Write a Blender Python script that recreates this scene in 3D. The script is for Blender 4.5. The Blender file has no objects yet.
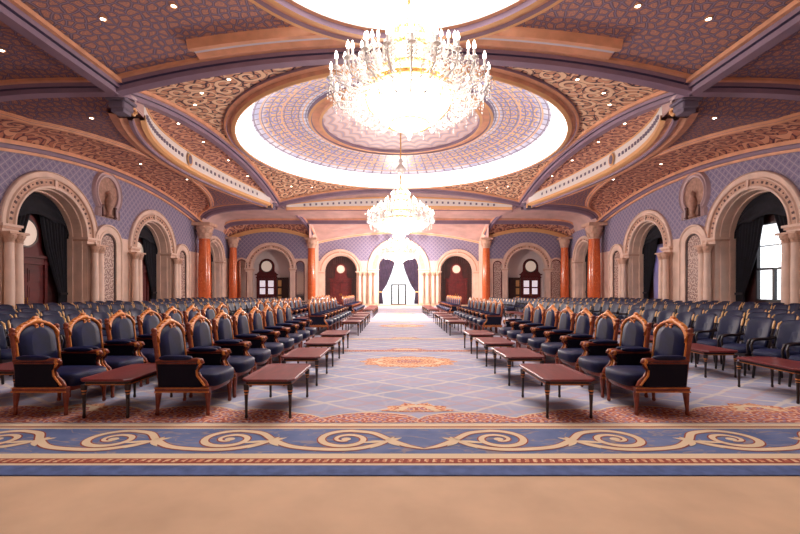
import bpy, math, random
from mathutils import Vector, Matrix
PI = math.pi
random.seed(7)
SC = bpy.context.scene
COL = SC.collection
EYE = 1.54

# ---------------------------------------------------------------- helpers
class MB:
    """collects shapes, then links them as ONE mesh object"""
    def __init__(s):
        s.v = []; s.f = []; s.m = []; s.s = []
    def add(s, verts, faces, mat=0, smooth=False):
        o = len(s.v)
        s.v += [tuple(p) for p in verts]
        for i, f in enumerate(faces):
            s.f.append(tuple(o + k for k in f))
            s.m.append(mat[i] if isinstance(mat, (list, tuple)) else mat)
            s.s.append(smooth)
        return s
    def box(s, x0, x1, y0, y1, z0, z1, mat=0):
        v = [(x, y, z) for x in (x0, x1) for y in (y0, y1) for z in (z0, z1)]
        return s.add(v, [(0, 1, 3, 2), (4, 6, 7, 5), (0, 4, 5, 1), (2, 3, 7, 6), (0, 2, 6, 4), (1, 5, 7, 3)], mat)
    def bbox(s, x0, x1, y0, y1, z0, z1, b=.01, mat=0):
        """box with chamfered vertical edges and top"""
        def ring(i, z): return [(x0+i+b, y0+i, z), (x1-i-b, y0+i, z), (x1-i, y0+i+b, z), (x1-i, y1-i-b, z), (x1-i-b, y1-i, z), (x0+i+b, y1-i, z), (x0+i, y1-i-b, z), (x0+i, y0+i+b, z)]
        return s.loft([ring(b, z0), ring(0, z0+b), ring(0, z1-b), ring(b, z1)], mat, cap=True)
    def loft(s, rings, mat=0, cap=False, smooth=False, closed=True):
        n = len(rings[0]); v = [p for r in rings for p in r]; f = []
        for i in range(len(rings)-1):
            for j in range(n if closed else n-1):
                k = (j+1) % n
                f.append((i*n+j, i*n+k, (i+1)*n+k, (i+1)*n+j))
        s.add(v, f, mat, smooth)
        if cap:
            s.add(rings[0], [tuple(reversed(range(n)))], mat); s.add(rings[-1], [tuple(range(n))], mat)
        return s
    def lathe(s, prof, c=(0, 0, 0), n=16, mat=0, smooth=True, cap=False):
        rings = [[(c[0]+r*math.cos(2*PI*k/n), c[1]+r*math.sin(2*PI*k/n), c[2]+z) for k in range(n)] for r, z in prof]
        return s.loft(rings, mat, cap, smooth)
    def tube(s, pts, r, n=8, mat=0, cap=True, smooth=True, flat=1.0):
        pts = [Vector(p) for p in pts]; rings = []
        up0 = Vector((0, 0, 1))
        for i, p in enumerate(pts):
            t = (pts[min(i+1, len(pts)-1)] - pts[max(i-1, 0)])
            if t.length < 1e-9: t = Vector((0, 0, 1))
            t.normalize()
            up = up0 if abs(t.z) < .95 else Vector((1, 0, 0))
            a = t.cross(up).normalized(); b = a.cross(t)
            rr = r[i] if isinstance(r, (list, tuple)) else r
            rings.append([p + a*rr*math.cos(2*PI*k/n) + b*rr*flat*math.sin(2*PI*k/n) for k in range(n)])
        return s.loft(rings, mat, cap, smooth)
    def sweep(s, pts, prof, mats=0, up=(0, 0, 1), closed=False):
        """prof: list of (side, up) offsets, swept along pts"""
        pts = [Vector(p) for p in pts]; rings = []
        for i, p in enumerate(pts):
            t = (pts[min(i+1, len(pts)-1)] - pts[max(i-1, 0)]).normalized()
            u = Vector(up(p)) if callable(up) else Vector(up)
            a = t.cross(u).normalized(); b = a.cross(t)
            rings.append([p + a*q[0] + b*q[1] for q in prof])
        n = len(prof); f = []; m = []
        for i in range(len(rings)-1):
            for j in range(n if closed else n-1):
                k = (j+1) % n
                f.append((i*n+j, i*n+k, (i+1)*n+k, (i+1)*n+j)); m.append(mats[j % len(mats)] if isinstance(mats, (list, tuple)) else mats)
        return s.add([q for r in rings for q in r], f, m)
    def pillow(s, c, d, e=.4, mat=0, nu=16, nv=8, rot=None, fn=None):
        """superellipsoid cushion"""
        def sp(w, m):
            return math.copysign(abs(w)**m, w)
        rings = []
        for i in range(nv+1):
            ph = -PI/2 + PI*i/nv
            rr = []
            for j in range(nu):
                th = 2*PI*(j+.5)/nu
                p = Vector((d[0]/2*sp(math.cos(ph), e)*sp(math.cos(th), e), d[1]/2*sp(math.cos(ph), e)*sp(math.sin(th), e), d[2]/2*sp(math.sin(ph), e*1.6)))
                if fn: p = fn(p)
                if rot: p = rot @ p
                rr.append(p + Vector(c))
            rings.append(rr)
        return s.loft(rings, mat, False, True)
    def grid(s, fn, nu, nv, mat=0, smooth=True):
        v = [fn(i/nu, j/nv) for i in range(nu+1) for j in range(nv+1)]
        f = []; m = []
        for i in range(nu):
            for j in range(nv):
                a = i*(nv+1)+j
                f.append((a, a+1, a+nv+2, a+nv+1)); m.append(mat(i/nu, j/nv) if callable(mat) else mat)
        return s.add(v, f, m, smooth)
    def build(s, name, mats, parent=None, loc=(0, 0, 0)):
        me = bpy.data.meshes.new(name)
        me.from_pydata(s.v, [], s.f)
        for m in (mats if isinstance(mats, (list, tuple)) else [mats]): me.materials.append(m)
        me.polygons.foreach_set('material_index', s.m)
        me.polygons.foreach_set('use_smooth', s.s)
        me.update()
        o = bpy.data.objects.new(name, me); COL.objects.link(o)
        o.location = loc
        if parent is not None: o.parent = parent
        return o

def thing(name, label, cat, loc=(0, 0, 0), rz=0, group=None):
    o = bpy.data.objects.new(name, None); COL.objects.link(o)
    o.empty_display_size = .1
    o.location = loc; o.rotation_euler = (0, 0, rz)
    o['label'] = label; o['category'] = cat
    if group: o['group'] = group
    return o
def tag(o, label, cat, group=None, kind=None):
    o['label'] = label; o['category'] = cat
    if group: o['group'] = group
    if kind: o['kind'] = kind
    return o
def struct(o, label=None):
    o['kind'] = 'structure'
    if label: o['label'] = label
    return o
def dup(root, loc, rz, label, group=None, scale=None):
    def cp(o, parent):
        c = o.copy(); COL.objects.link(c); c.parent = parent
        for ch in KIDS.get(o.name, []): cp(ch, c)
        return c
    if root.name not in KIDS: index_kids()
    r = cp(root, None); r.location = loc; r.rotation_euler = (0, 0, rz); r['label'] = label
    if group: r['group'] = group
    if scale: r.scale = scale
    return r
KIDS = {}
def index_kids():
    KIDS.clear()
    for o in bpy.data.objects:
        KIDS.setdefault(o.name, [])
        if o.parent: KIDS.setdefault(o.parent.name, []).append(o)
ORD = ['', 'first', 'second', 'third', 'fourth', 'fifth', 'sixth', 'seventh', 'eighth', 'ninth', 'tenth', 'eleventh', 'twelfth']

# ---------------------------------------------------------------- materials
def lin(c):
    return tuple(((x/255)/12.92 if x/255 <= .04045 else ((x/255+.055)/1.055)**2.4) for x in c) + (1,)
def pbsdf(name):
    m = bpy.data.materials.new(name); m.use_nodes = True
    return m, m.node_tree, m.node_tree.nodes['Principled BSDF']
def mat(name, c, rough=.5, metal=0, spec=.5, var=.0, vscale=8, emit=None, estr=0, coat=0, sheen=0):
    m, nt, b = pbsdf(name)
    b.inputs['Base Color'].default_value = lin(c)
    b.inputs['Roughness'].default_value = rough
    b.inputs['Metallic'].default_value = metal
    b.inputs['Specular IOR Level'].default_value = spec
    if coat: b.inputs['Coat Weight'].default_value = coat; b.inputs['Coat Roughness'].default_value = .15
    if sheen: b.inputs['Sheen Weight'].default_value = sheen
    if emit: b.inputs['Emission Color'].default_value = lin(emit); b.inputs['Emission Strength'].default_value = estr
    if var:
        N = Nodes(nt)
        n = N.noise(N.obj(), vscale, 3)
        N.link(N.mixc(N.ramp01(n, .3, .7), lin([x*(1-var) for x in c]), lin([min(255, x*(1+var)) for x in c])), b.inputs['Base Color'])
    return m
class Nodes:
    def __init__(s, nt): s.nt = nt; s._o = None
    def new(s, t, **kw):
        n = s.nt.nodes.new(t)
        for k, v in kw.items(): setattr(n, k, v)
        return n
    def link(s, a, b): s.nt.links.new(a, b)
    def put(s, sock, val):
        if hasattr(val, 'links'): s.link(val, sock)
        else: sock.default_value = val
    def obj(s):
        if not s._o: s._o = s.new('ShaderNodeTexCoord').outputs['Object']
        return s._o
    def math(s, op, a, b=None, c=None, clamp=False):
        n = s.new('ShaderNodeMath', operation=op); n.use_clamp = clamp
        s.put(n.inputs[0], a)
        if b is not None: s.put(n.inputs[1], b)
        if c is not None: s.put(n.inputs[2], c)
        return n.outputs[0]
    def vmath(s, op, a, b=None):
        n = s.new('ShaderNodeVectorMath', operation=op)
        s.put(n.inputs[0], a)
        if b is not None: s.put(n.inputs[1], b)
        return n.outputs[0]
    def sep(s, v):
        n = s.new('ShaderNodeSeparateXYZ'); s.link(v, n.inputs[0]); return n.outputs
    def comb(s, x=0, y=0, z=0):
        n = s.new('ShaderNodeCombineXYZ'); s.put(n.inputs[0], x); s.put(n.inputs[1], y); s.put(n.inputs[2], z); return n.outputs[0]
    def noise(s, v, scale, detail=2):
        n = s.new('ShaderNodeTexNoise'); s.link(v, n.inputs['Vector']); n.inputs['Scale'].default_value = scale; n.inputs['Detail'].default_value = detail
        return n.outputs[0]
    def noisev(s, v, scale, amt):
        n = s.new('ShaderNodeTexNoise'); s.link(v, n.inputs['Vector']); n.inputs['Scale'].default_value = scale; n.inputs['Detail'].default_value = 1
        d = s.vmath('SUBTRACT', n.outputs['Color'], (.5, .5, .5))
        return s.vmath('ADD', v, s.vmath('MULTIPLY', d, (amt, amt, amt)))
    def ramp01(s, x, a, b):
        n = s.new('ShaderNodeMapRange'); s.put(n.inputs[0], x); n.inputs[1].default_value = a; n.inputs[2].default_value = b
        return n.outputs[0]
    def mixc(s, f, a, b):
        n = s.new('ShaderNodeMix', data_type='RGBA'); s.put(n.inputs[0], f); s.put(n.inputs[6], a); s.put(n.inputs[7], b)
        return n.outputs[2]
    def mulc(s, a, b):
        n = s.new('ShaderNodeMix', data_type='RGBA', blend_type='MULTIPLY'); n.inputs[0].default_value = 1; s.put(n.inputs[6], a); s.put(n.inputs[7], b)
        return n.outputs[2]
    def voro(s, v, scale, feature='F1', rnd=1.0):
        n = s.new('ShaderNodeTexVoronoi', voronoi_dimensions='2D', feature=feature)
        s.link(v, n.inputs['Vector']); n.inputs['Scale'].default_value = scale; n.inputs['Randomness'].default_value = rnd
        return n

def scroll_mat(name, base, dark, light, scale=1.0, arms=1, freq=16, thr=.2, rnd=.8, rough=.6, vertical=False, relief=.02):
    """spiral arabesque scrollwork in every cell of a 2D cell pattern"""
    m, nt, b = pbsdf(name); N = Nodes(nt)
    o = N.sep(N.obj())
    p = N.comb(N.math('ADD', o[0], o[1]), o[2], 0) if vertical else N.comb(o[0], o[1], 0)
    pd = N.noisev(p, 1.3*scale, .25/scale)
    v = N.voro(pd, scale, 'F1', rnd)
    loc = N.sep(N.vmath('SUBTRACT', N.vmath('MULTIPLY', pd, (scale, scale, scale)), N.vmath('MULTIPLY', v.outputs['Position'], (scale, scale, scale))))
    ang = N.math('ARCTAN2', loc[1], loc[0])
    d = v.outputs['Distance']
    cellr = N.sep(v.outputs['Color'])[0]
    sgn = N.math('SUBTRACT', N.math('MULTIPLY', N.math('GREATER_THAN', cellr, .5), 2), 1)
    ph = N.math('ADD', N.math('MULTIPLY', N.math('MULTIPLY', ang, sgn), arms), N.math('MULTIPLY', d, freq))
    sn = N.math('SINE', ph)
    scr = N.ramp01(sn, thr, thr+.25)
    e = N.voro(pd, scale*2.6, 'DISTANCE_TO_EDGE', 1)
    leaf = N.math('SUBTRACT', 1, N.ramp01(e.outputs['Distance'], .07, .13), clamp=True)
    edge = N.math('MULTIPLY', N.math('SUBTRACT', 1, N.ramp01(N.math('ABSOLUTE', N.math('SUBTRACT', sn, thr)), .0, .35), clamp=True), .7)
    c = N.mixc(scr, lin(base), lin(light))
    c = N.mixc(N.math('MULTIPLY', leaf, N.math('SUBTRACT', 1, scr, clamp=True)), c, lin(dark))
    c = N.mixc(edge, c, lin(dark))
    N.link(c, b.inputs['Base Color']); b.inputs['Roughness'].default_value = rough
    b.inputs['Specular IOR Level'].default_value = .3
    bp = N.new('ShaderNodeBump'); bp.inputs['Strength'].default_value = .5; bp.inputs['Distance'].default_value = relief
    N.link(scr, bp.inputs['Height']); N.link(bp.outputs[0], b.inputs['Normal'])
    return m
def strap_mat(name, base, line, accent, scale=1.6, rough=.6):
    """close interlace of painted relief: pale-blue bands, dark outlines, gilt buds"""
    m, nt, b = pbsdf(name); N = Nodes(nt)
    o = N.sep(N.obj()); p = N.comb(o[0], o[1], 0)
    pd = N.noisev(p, 2.4, .16)
    v = N.voro(pd, scale, 'DISTANCE_TO_EDGE', .75); ln = N.math('SUBTRACT', 1, N.ramp01(v.outputs['Distance'], .03, .09), clamp=True)
    ed = N.math('SUBTRACT', 1, N.ramp01(v.outputs['Distance'], .12, .20), clamp=True)
    v1 = N.voro(pd, scale, 'F1', .75); loc = N.sep(N.vmath('SUBTRACT', N.vmath('MULTIPLY', pd, (scale,)*3), N.vmath('MULTIPLY', v1.outputs['Position'], (scale,)*3)))
    st = N.math('SINE', N.math('ADD', N.math('MULTIPLY', N.math('ARCTAN2', loc[1], loc[0]), 3), N.math('MULTIPLY', v1.outputs['Distance'], 18)))
    c = N.mixc(N.ramp01(st, .2, .5), lin(base), lin(accent))
    c = N.mixc(N.math('MULTIPLY', N.math('SUBTRACT', 1, N.ramp01(N.math('ABSOLUTE', N.math('SUBTRACT', st, .2)), .0, .35), clamp=True), .6), c, lin([x*.5 for x in line]))
    c = N.mixc(ed, c, lin([x*.72 for x in line])); c = N.mixc(ln, c, lin(line))
    N.link(c, b.inputs['Base Color']); b.inputs['Roughness'].default_value = rough
    b.inputs['Specular IOR Level'].default_value = .25
    return m
def diamond_mat(name, base, line, accent):
    m, nt, b = pbsdf(name); N = Nodes(nt)
    o = N.sep(N.obj()); u = N.math('ADD', o[0], o[1]); z = o[2]
    def tri(x):
        f = N.math('FRACT', x); return N.math('ABSOLUTE', N.math('SUBTRACT', f, .5))
    a = tri(N.math('MULTIPLY', N.math('ADD', u, z), 2.5)); c_ = tri(N.math('MULTIPLY', N.math('SUBTRACT', u, z), 2.5))
    mx = N.math('MAXIMUM', a, c_); mn = N.math('MINIMUM', a, c_)
    ln = N.ramp01(mx, .41, .455)
    dot = N.math('SUBTRACT', 1, N.ramp01(N.math('MAXIMUM', a, c_), .10, .16), clamp=True)
    c = N.mixc(dot, lin(base), lin(accent)); c = N.mixc(ln, c, lin(line))
    N.link(c, b.inputs['Base Color']); b.inputs['Roughness'].default_value = .6; b.inputs['Specular IOR Level'].default_value = .25
    return m

M = {}
M['stone'] = mat('cream_stone', (230, 202, 186), .55, var=.05, vscale=1.5)
M['stone_dark'] = mat('inlay_stone', (92, 62, 62), .5)
M['stone_band'] = mat('tan_stone', (208, 168, 146), .55, var=.06, vscale=4)
M['stone_light'] = mat('pale_plaster', (228, 214, 212), .6)
M['diamond'] = diamond_mat('diamond_wall_cover', (140, 132, 160), (172, 162, 180), (120, 110, 146))
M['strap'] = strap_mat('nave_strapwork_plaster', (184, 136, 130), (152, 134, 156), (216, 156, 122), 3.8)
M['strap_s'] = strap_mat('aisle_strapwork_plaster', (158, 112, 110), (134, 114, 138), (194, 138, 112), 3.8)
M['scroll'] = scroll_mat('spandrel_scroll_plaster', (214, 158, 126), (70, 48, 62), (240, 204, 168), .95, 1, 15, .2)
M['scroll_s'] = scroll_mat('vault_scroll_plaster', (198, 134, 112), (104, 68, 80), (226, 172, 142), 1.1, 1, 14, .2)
M['purple'] = mat('mauve_rib_paint', (140, 116, 136), .5, var=.05, vscale=1)
M['navyrib'] = mat('dark_violet_paint', (58, 50, 84), .5)
M['orange'] = mat('terracotta_moulding_paint', (228, 168, 132), .5, var=.06, vscale=2)
M['gold'] = mat('gilt_moulding', (236, 184, 128), .45, .1)
M['goldmetal'] = mat('polished_gold', (240, 186, 96), .22, 1)
M['pale'] = mat('pale_grey_moulding', (206, 200, 214), .5)
M['greybox'] = mat('grey_painted_corbel', (118, 108, 128), .5)
M['marble'] = None
def marble(name, c1, c2, c3):
    m, nt, b = pbsdf(name); N = Nodes(nt)
    v = N.noisev(N.obj(), 1.2, 1.2)
    n = N.noise(v, 2.2, 6); n2 = N.noise(v, 7, 4)
    c = N.mixc(N.ramp01(n, .35, .65), lin(c1), lin(c2)); c = N.mixc(N.ramp01(n2, .58, .68), c, lin(c3))
    N.link(c, b.inputs['Base Color']); b.inputs['Roughness'].default_value = .18
    return m
M['marble'] = marble('orange_marble', (216, 108, 58), (198, 90, 48), (226, 130, 78))
def wood(name, c1, c2, rough=.3, coat=.3, sc=3):
    m, nt, b = pbsdf(name); N = Nodes(nt)
    mp = N.vmath('MULTIPLY', N.obj(), (sc*6, sc*1.2, sc*6))
    n = N.noise(N.noisev(mp, .6, .8), 1, 4)
    N.link(N.mixc(N.ramp01(n, .3, .7), lin(c1), lin(c2)), b.inputs['Base Color'])
    b.inputs['Roughness'].default_value = rough; b.inputs['Coat Weight'].default_value = coat; b.inputs['Coat Roughness'].default_value = .2
    return m
M['mahog'] = wood('mahogany', (120, 40, 42), (96, 30, 32), .38, .15)
M['mahog_dark'] = wood('dark_mahogany', (44, 18, 16), (30, 12, 12), .35, .2)
M['chairwood'] = wood('carved_red_brown_wood', (140, 62, 38), (104, 40, 26), .35, .3)
M['gilt'] = wood('gilded_carved_wood', (226, 146, 70), (190, 104, 48), .35, .2)
M['door'] = wood('red_mahogany_door', (104, 26, 30), (74, 17, 22), .55, .0, .6)
M['doordark'] = wood('dark_brown_panelling', (66, 30, 30), (44, 20, 22), .4, .2, .6)
M['lightwood'] = mat('honey_wood', (206, 160, 104), .3, coat=.3)
M['navy'] = mat('navy_satin_upholstery', (15, 21, 58), .5, spec=.25, var=.22, vscale=6)
M['navy2'] = mat('dark_navy_side_cloth', (13, 13, 34), .7, spec=.2)
M['slate'] = mat('slate_blue_leather', (25, 30, 60), .5, spec=.25, var=.08, vscale=5)
M['slate_dark'] = mat('slate_blue_seat_cloth', (22, 28, 62), .65, spec=.25, var=.08, vscale=5)
M['blackwood'] = mat('near_black_wood', (26, 16, 20), .35, coat=.2)
M['curtain'] = mat('dark_green_navy_damask', (16, 16, 28), .85, var=.3, vscale=5)
M['curtain_p'] = mat('violet_grey_velvet', (58, 44, 66), .85, var=.15, vscale=4)
M['sheer'] = mat('white_sheer', (235, 230, 245), .9)
M['mirror'] = mat('mirror_glass', (200, 190, 190), .08, 1)
M['mirror_ornate'] = scroll_mat('etched_mirror_panel', (180, 150, 140), (120, 92, 96), (214, 190, 176), 3.2, 1, 12, .2, rough=.25, vertical=True)
M['iron'] = mat('dark_iron_frame', (28, 24, 34), .4)
M['clock'] = mat('frosted_round_glass', (226, 206, 190), .4, emit=(255, 232, 214), estr=.25)
M['pinkplaster'] = mat('dusty_pink_vault_plaster', (208, 174, 168), .6, var=.06, vscale=1)
M['white'] = mat('white_satin_paint', (236, 230, 226), .5)
# ---------------------------------------------------------------- room plan (x across, y into the hall, z up; metres)
W = 16.27; NX = 10.0; Y0 = -4.6; Y1 = 14.4; Y2 = 34.0; YC = 24.2; YA = 40.0; YE = 43.0; XB = 8.25
LSP = 7.0                                   # springing height of the wall lunettes
def side_top(y):
    if y < Y1: t = (y-(Y1+Y0)/2)/((Y1-Y0)/2)
    elif y < Y2: t = (y-YC)/(YC-Y1)
    else: return LSP + .35*(1-((y-37)/3)**2)
    return LSP + 1.35*(1-t*t)
def aisle_top(x): return 6.55 + .85*(1-((abs(x)-12.26)/4.01)**2)
def centre_top(x): return 6.5 + 1.0*(1-(x/XB)**2)
SPLIT = 4.55
def wall_mesh(mb, P, s0, s1, top, openings, step=.3, zback=False):
    """openings: (centre, radius, spring). mats: 0 cream, 1 diamond"""
    S = {round(s0+(s1-s0)*i/int(abs(s1-s0)/step+1), 4) for i in range(int(abs(s1-s0)/step+1)+1)}
    for c, r, sp in openings:
        S = {q for q in S if abs(q-c) > r+.02}
        S |= {round(c - r*math.cos(PI*k/24), 4) for k in range(25)}
    S = sorted(S)
    def bot(a, mid):
        for c, r, sp in openings:
            if abs(mid-c) < r: return sp + math.sqrt(max(0, r*r-(a-c)**2))
        return 0
    for a, b in zip(S[:-1], S[1:]):
        m = (a+b)/2; ba, bb = bot(a, m), bot(b, m); ta, tb = top(a), top(b)
        sa, sb = max(ba, SPLIT), max(bb, SPLIT)
        if sa > ba or sb > bb: mb.add([P(a, ba, 0), P(b, bb, 0), P(b, sb, 0), P(a, sa, 0)], [(0, 1, 2, 3)], 0)
        mb.add([P(a, sa, 0), P(b, sb, 0), P(b, tb, 0), P(a, ta, 0)], [(0, 1, 2, 3)], 1)
def arch_pts(c, r, sp, n=28, legs=True):
    p = [(c - r*math.cos(PI*k/n), sp + r*math.sin(PI*k/n)) for k in range(n+1)]
    if legs: p = [(c-r, 0)] + p + [(c+r, 0)]
    return p
def jamb(mb, P, c, r, sp, depth, mat=0):
    pts = arch_pts(c, r, sp)
    st = [0, depth*.12, depth*.12, depth*.5, depth*.5, depth]
    rr = [0, 0, .07, .07, .14, .14]
    rings = []
    for d, k in zip(st, rr):
        q = arch_pts(c, r-k, sp)
        rings.append([P(a, z, d) for a, z in q])
    mb.loft(rings, mat, closed=False)
def back_panel(mb, P, c, r, sp, depth, mat=0, win=None):
    r2 = r+.02
    xs = sorted({c - r2*math.cos(PI*k/24) for k in range(25)} | ({win[0], win[1]} if win else set()))
    for a, b in zip(xs[:-1], xs[1:]):
        ta = sp+math.sqrt(max(0, r2*r2-(a-c)**2)); tb = sp+math.sqrt(max(0, r2*r2-(b-c)**2)); m = (a+b)/2
        if win and win[0] < m < win[1]:
            mb.add([P(a, 0, depth), P(b, 0, depth), P(b, win[2], depth), P(a, win[2], depth)], [(0, 1, 2, 3)], mat)
            mb.add([P(a, win[3], depth), P(b, win[3], depth), P(b, tb, depth), P(a, ta, depth)], [(0, 1, 2, 3)], mat)
        else:
            mb.add([P(a, 0, depth), P(b, 0, depth), P(b, tb, depth), P(a, ta, depth)], [(0, 1, 2, 3)], mat)
def PL(s, z, o): return (-W-o, s, z)
def PR(s, z, o): return (W+o, s, z)
def PA(s, z, o): return (s, YA+o, z)
def PE(s, z, o): return (s, YE+o, z)

SIDE = [(19.5, 2.0, 4.25), (27.55, 1.9, 4.15), (36.7, 1.6, 4.2)]
JD = 1.17
trim_n = [0]
def archivolt(P, c, r, sp, w=.75, dots=True, label=None):
    trim_n[0] += 1
    mb = MB()
    prof = [(r-.02, .02), (r, -.10), (r+.10, -.13), (r+.14, -.06), (r+w*.52, -.06), (r+w*.55, -.14), (r+w*.62, -.17), (r+w*.68, -.10), (r+w*.93, -.10), (r+w*.95, -.16), (r+w, -.12), (r+w, .0)]
    n = 40
    rings = []
    for k in range(n+1):
        a = PI*k/n
        rings.append([P(c-q*math.cos(a), sp+q*math.sin(a), o) for q, o in prof])
    ms = [0, 0, 0, 1, 1, 0, 0, 0, 0, 0, 0]
    np_ = len(prof); v = [p for g in rings for p in g]; f = []; m = []
    for i in range(n):
        for j in range(np_-1):
            f.append((i*np_+j, i*np_+j+1, (i+1)*np_+j+1, (i+1)*np_+j)); m.append(ms[j])
    mb.add(v, f, m)
    if dots:
        nd = int(PI*r/.22)
        for k in range(1, nd):
            a = PI*k/nd; q0, q1 = r+w*.27, r+w*.42; da = .045/r
            if k % 3 == 0: da *= .5; q0 += .03; q1 -= .03
            pts = [P(c-q*math.cos(a+e), sp+q*math.sin(a+e), o) for o in (-.062, -.085) for q, e in ((q0, -da), (q1, -da), (q1, da), (q0, da))]
            mb.add(pts, [(4, 5, 6, 7), (0, 1, 5, 4), (1, 2, 6, 5), (2, 3, 7, 6), (3, 0, 4, 7)], 2)
    # keystone (slim)
    pts = [P(c+e, z, o) for o in (0, -.13) for e, z in ((-.05, sp+r-.02), (.05, sp+r-.02), (.07, sp+r+w*.6), (-.07, sp+r+w*.6))]
    mb.add(pts, [(4, 5, 6, 7), (0, 1, 5, 4), (1, 2, 6, 5), (2, 3, 7, 6), (3, 0, 4, 7)], 0)
    # impost blocks and pier below, both sides, wrapping the corner of the opening
    for sg in (-1, 1):
        def bx(a0, a1, z0, z1, o0, o1, m=0):
            q = [P(c+sg*a, z, o) for a in (a0, a1) for o in (o0, o1) for z in (z0, z1)]
            mb.add(q, [(0, 1, 3, 2), (4, 6, 7, 5), (0, 4, 5, 1), (2, 3, 7, 6), (0, 2, 6, 4), (1, 5, 7, 3)], m)
        bx(r-.16, r+w+.02, sp-.10, sp, JD if P in (PL, PR) else .5, -.24)
        bx(r-.11, r+w-.02, sp-.20, sp-.10, JD if P in (PL, PR) else .5, -.18, 1)
        bx(r-.05, r+w-.06, sp-.34, sp-.20, JD if P in (PL, PR) else .5, -.12)
        bx(r, r+w-.10, 0, sp-.34, .0, -.07)
        bx(r-.04, r+w-.04, 0, .35, .0, -.14)
    o = mb.build('trim_%d' % trim_n[0], [M['stone'], M['stone_band'], M['stone_dark']])
    return struct(o)

# walls ---------------------------------------------------------------
for nm, P in (('wall_left', PL), ('wall_right', PR)):
    mb = MB()
    wall_mesh(mb, P, Y0, YA, side_top, SIDE)
    for i, (c, r, sp) in enumerate(SIDE):
        jamb(mb, P, c, r, sp, JD)
        win = None
        if P is PR and i == 0: win = (c-.95, c+.95, 1.0, 4.75)
        if P is PR and i == 1: win = (c-.95, c+.95, 1.0, 4.5)
        if i == 2: win = (c-.8, c+.8, .6, 4.6)
        back_panel(mb, P, c, r, sp, JD, 2, win)
    struct(mb.build(nm, [M['stone'], M['diamond'], M['doordark']]))
    for c, r, sp in SIDE: archivolt(P, c, r, sp, .75 if r > 1.7 else .5)
# aisle end walls
for sx in (-1, 1):
    mb = MB()
    op = [(sx*12.26, 1.85, 3.62)]
    wall_mesh(mb, PA, min(sx*W, sx*XB), max(sx*W, sx*XB), aisle_top, op)
    q = arch_pts(sx*12.26, 1.85, 3.62)
    mb.loft([[PA(a, z, 0) for a, z in q], [PA(a, z, .4) for a, z in q]], 0, closed=False)
    q2 = arch_pts(sx*12.6, 2.2, 3.75)
    mb.loft([[PA(a, z, .4) for a, z in q], [PA(a, z, .4) for a, z in q2], [PA(a, z, 2.6) for a, z in q2]], 3, closed=False)
    back_panel(mb, PA, sx*12.6, 2.2, 3.75, 2.6, 3)
    # return wall between aisle end and nave end
    mb.add([(sx*XB, YA, 0), (sx*XB, YE, 0), (sx*XB, YE, 9.0), (sx*XB, YA, 9.0)], [(0, 1, 2, 3)], 0)
    mb.add([(sx*XB, 38.4, 6.4), (sx*XB, YA, 6.4), (sx*XB, YA, 9.0), (sx*XB, 38.4, 9.0)], [(0, 1, 2, 3)], 4)
    struct(mb.build('wall_end_left' if sx < 0 else 'wall_end_right', [M['stone'], M['diamond'], M['doordark'], M['stone_light'], M['pinkplaster']]))
    archivolt(PA, sx*12.26, 1.85, 3.62, .62)
CEN = [(0, 2.15, 3.7), (-6.05, 1.78, 3.46), (6.05, 1.78, 3.46)]
mb = MB()
wall_mesh(mb, PE, -XB, XB, centre_top, CEN)
for c, r, sp in CEN:
    jamb(mb, PE, c, r, sp, .8)
    back_panel(mb, PE, c, r, sp, .8, 2 if c else 0, None if c else (c-2.0, c+2.0, 0.02, 5.5))
struct(mb.build('wall_end_centre', [M['stone'], M['diamond'], M['doordark']]))
archivolt(PE, 0, 2.15, 3.7, 1.05, False)
for c in (-6.05, 6.05): archivolt(PE, c, 1.78, 3.46, .5, False)
mb = MB(); mb.add([(-W, Y0, 0), (W, Y0, 0), (W, Y0, 10.2), (-W, Y0, 10.2)], [(0, 1, 2, 3)], 0)
struct(mb.build('wall_back', [M['stone']]))
# string course over the small niches + lunette mouldings
def course(P, pts, mats=('orange', 'purple', 'orange'), d=.34, h=.42, name=None):
    """moulding where wall meets vault; pts list of (s,z)"""
    trim_n[0] += 1
    mb = MB()
    prof = [(0, -h), (-d*.3, -h), (-d*.35, -h*.72), (-d*.6, -h*.66), (-d*.65, -h*.36), (-d, -h*.3), (-d, .05), (0, .05)]
    ms = [0, 0, 1, 1, 1, 2, 2]
    rings = []
    for s_, z in pts: rings.append([P(s_, z+u, o) for o, u in prof])
    n = len(prof); v = [p for g in rings for p in g]; f = []; m = []
    for i in range(len(pts)-1):
        for j in range(n-1): f.append((i*n+j, i*n+j+1, (i+1)*n+j+1, (i+1)*n+j)); m.append(ms[j])
    mb.add(v, f, m)
    return struct(mb.build('trim_%d' % trim_n[0], [M[k] for k in mats]))
def lin_s(a, b, n): return [a+(b-a)*i/n for i in range(n+1)]
for P in (PL, PR):
    course(P, [(y, side_top(y)) for y in lin_s(Y1, Y2, 48)])
    course(P, [(y, side_top(y)) for y in lin_s(Y0, Y1-.01, 30)])
    course(P, [(y, side_top(y)) for y in lin_s(Y2+.01, YA, 12)], ('purple', 'stone', 'stone'), .15, .22)
for sx in (-1, 1):
    course(PA, [(x, aisle_top(x)) for x in lin_s(sx*XB, sx*W, 24)], ('gold', 'gold', 'gold'), .3, .28)
course(PE, [(x, centre_top(x)) for x in lin_s(-XB, XB, 32)], ('stone', 'gold', 'stone'), .2, .18)
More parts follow.
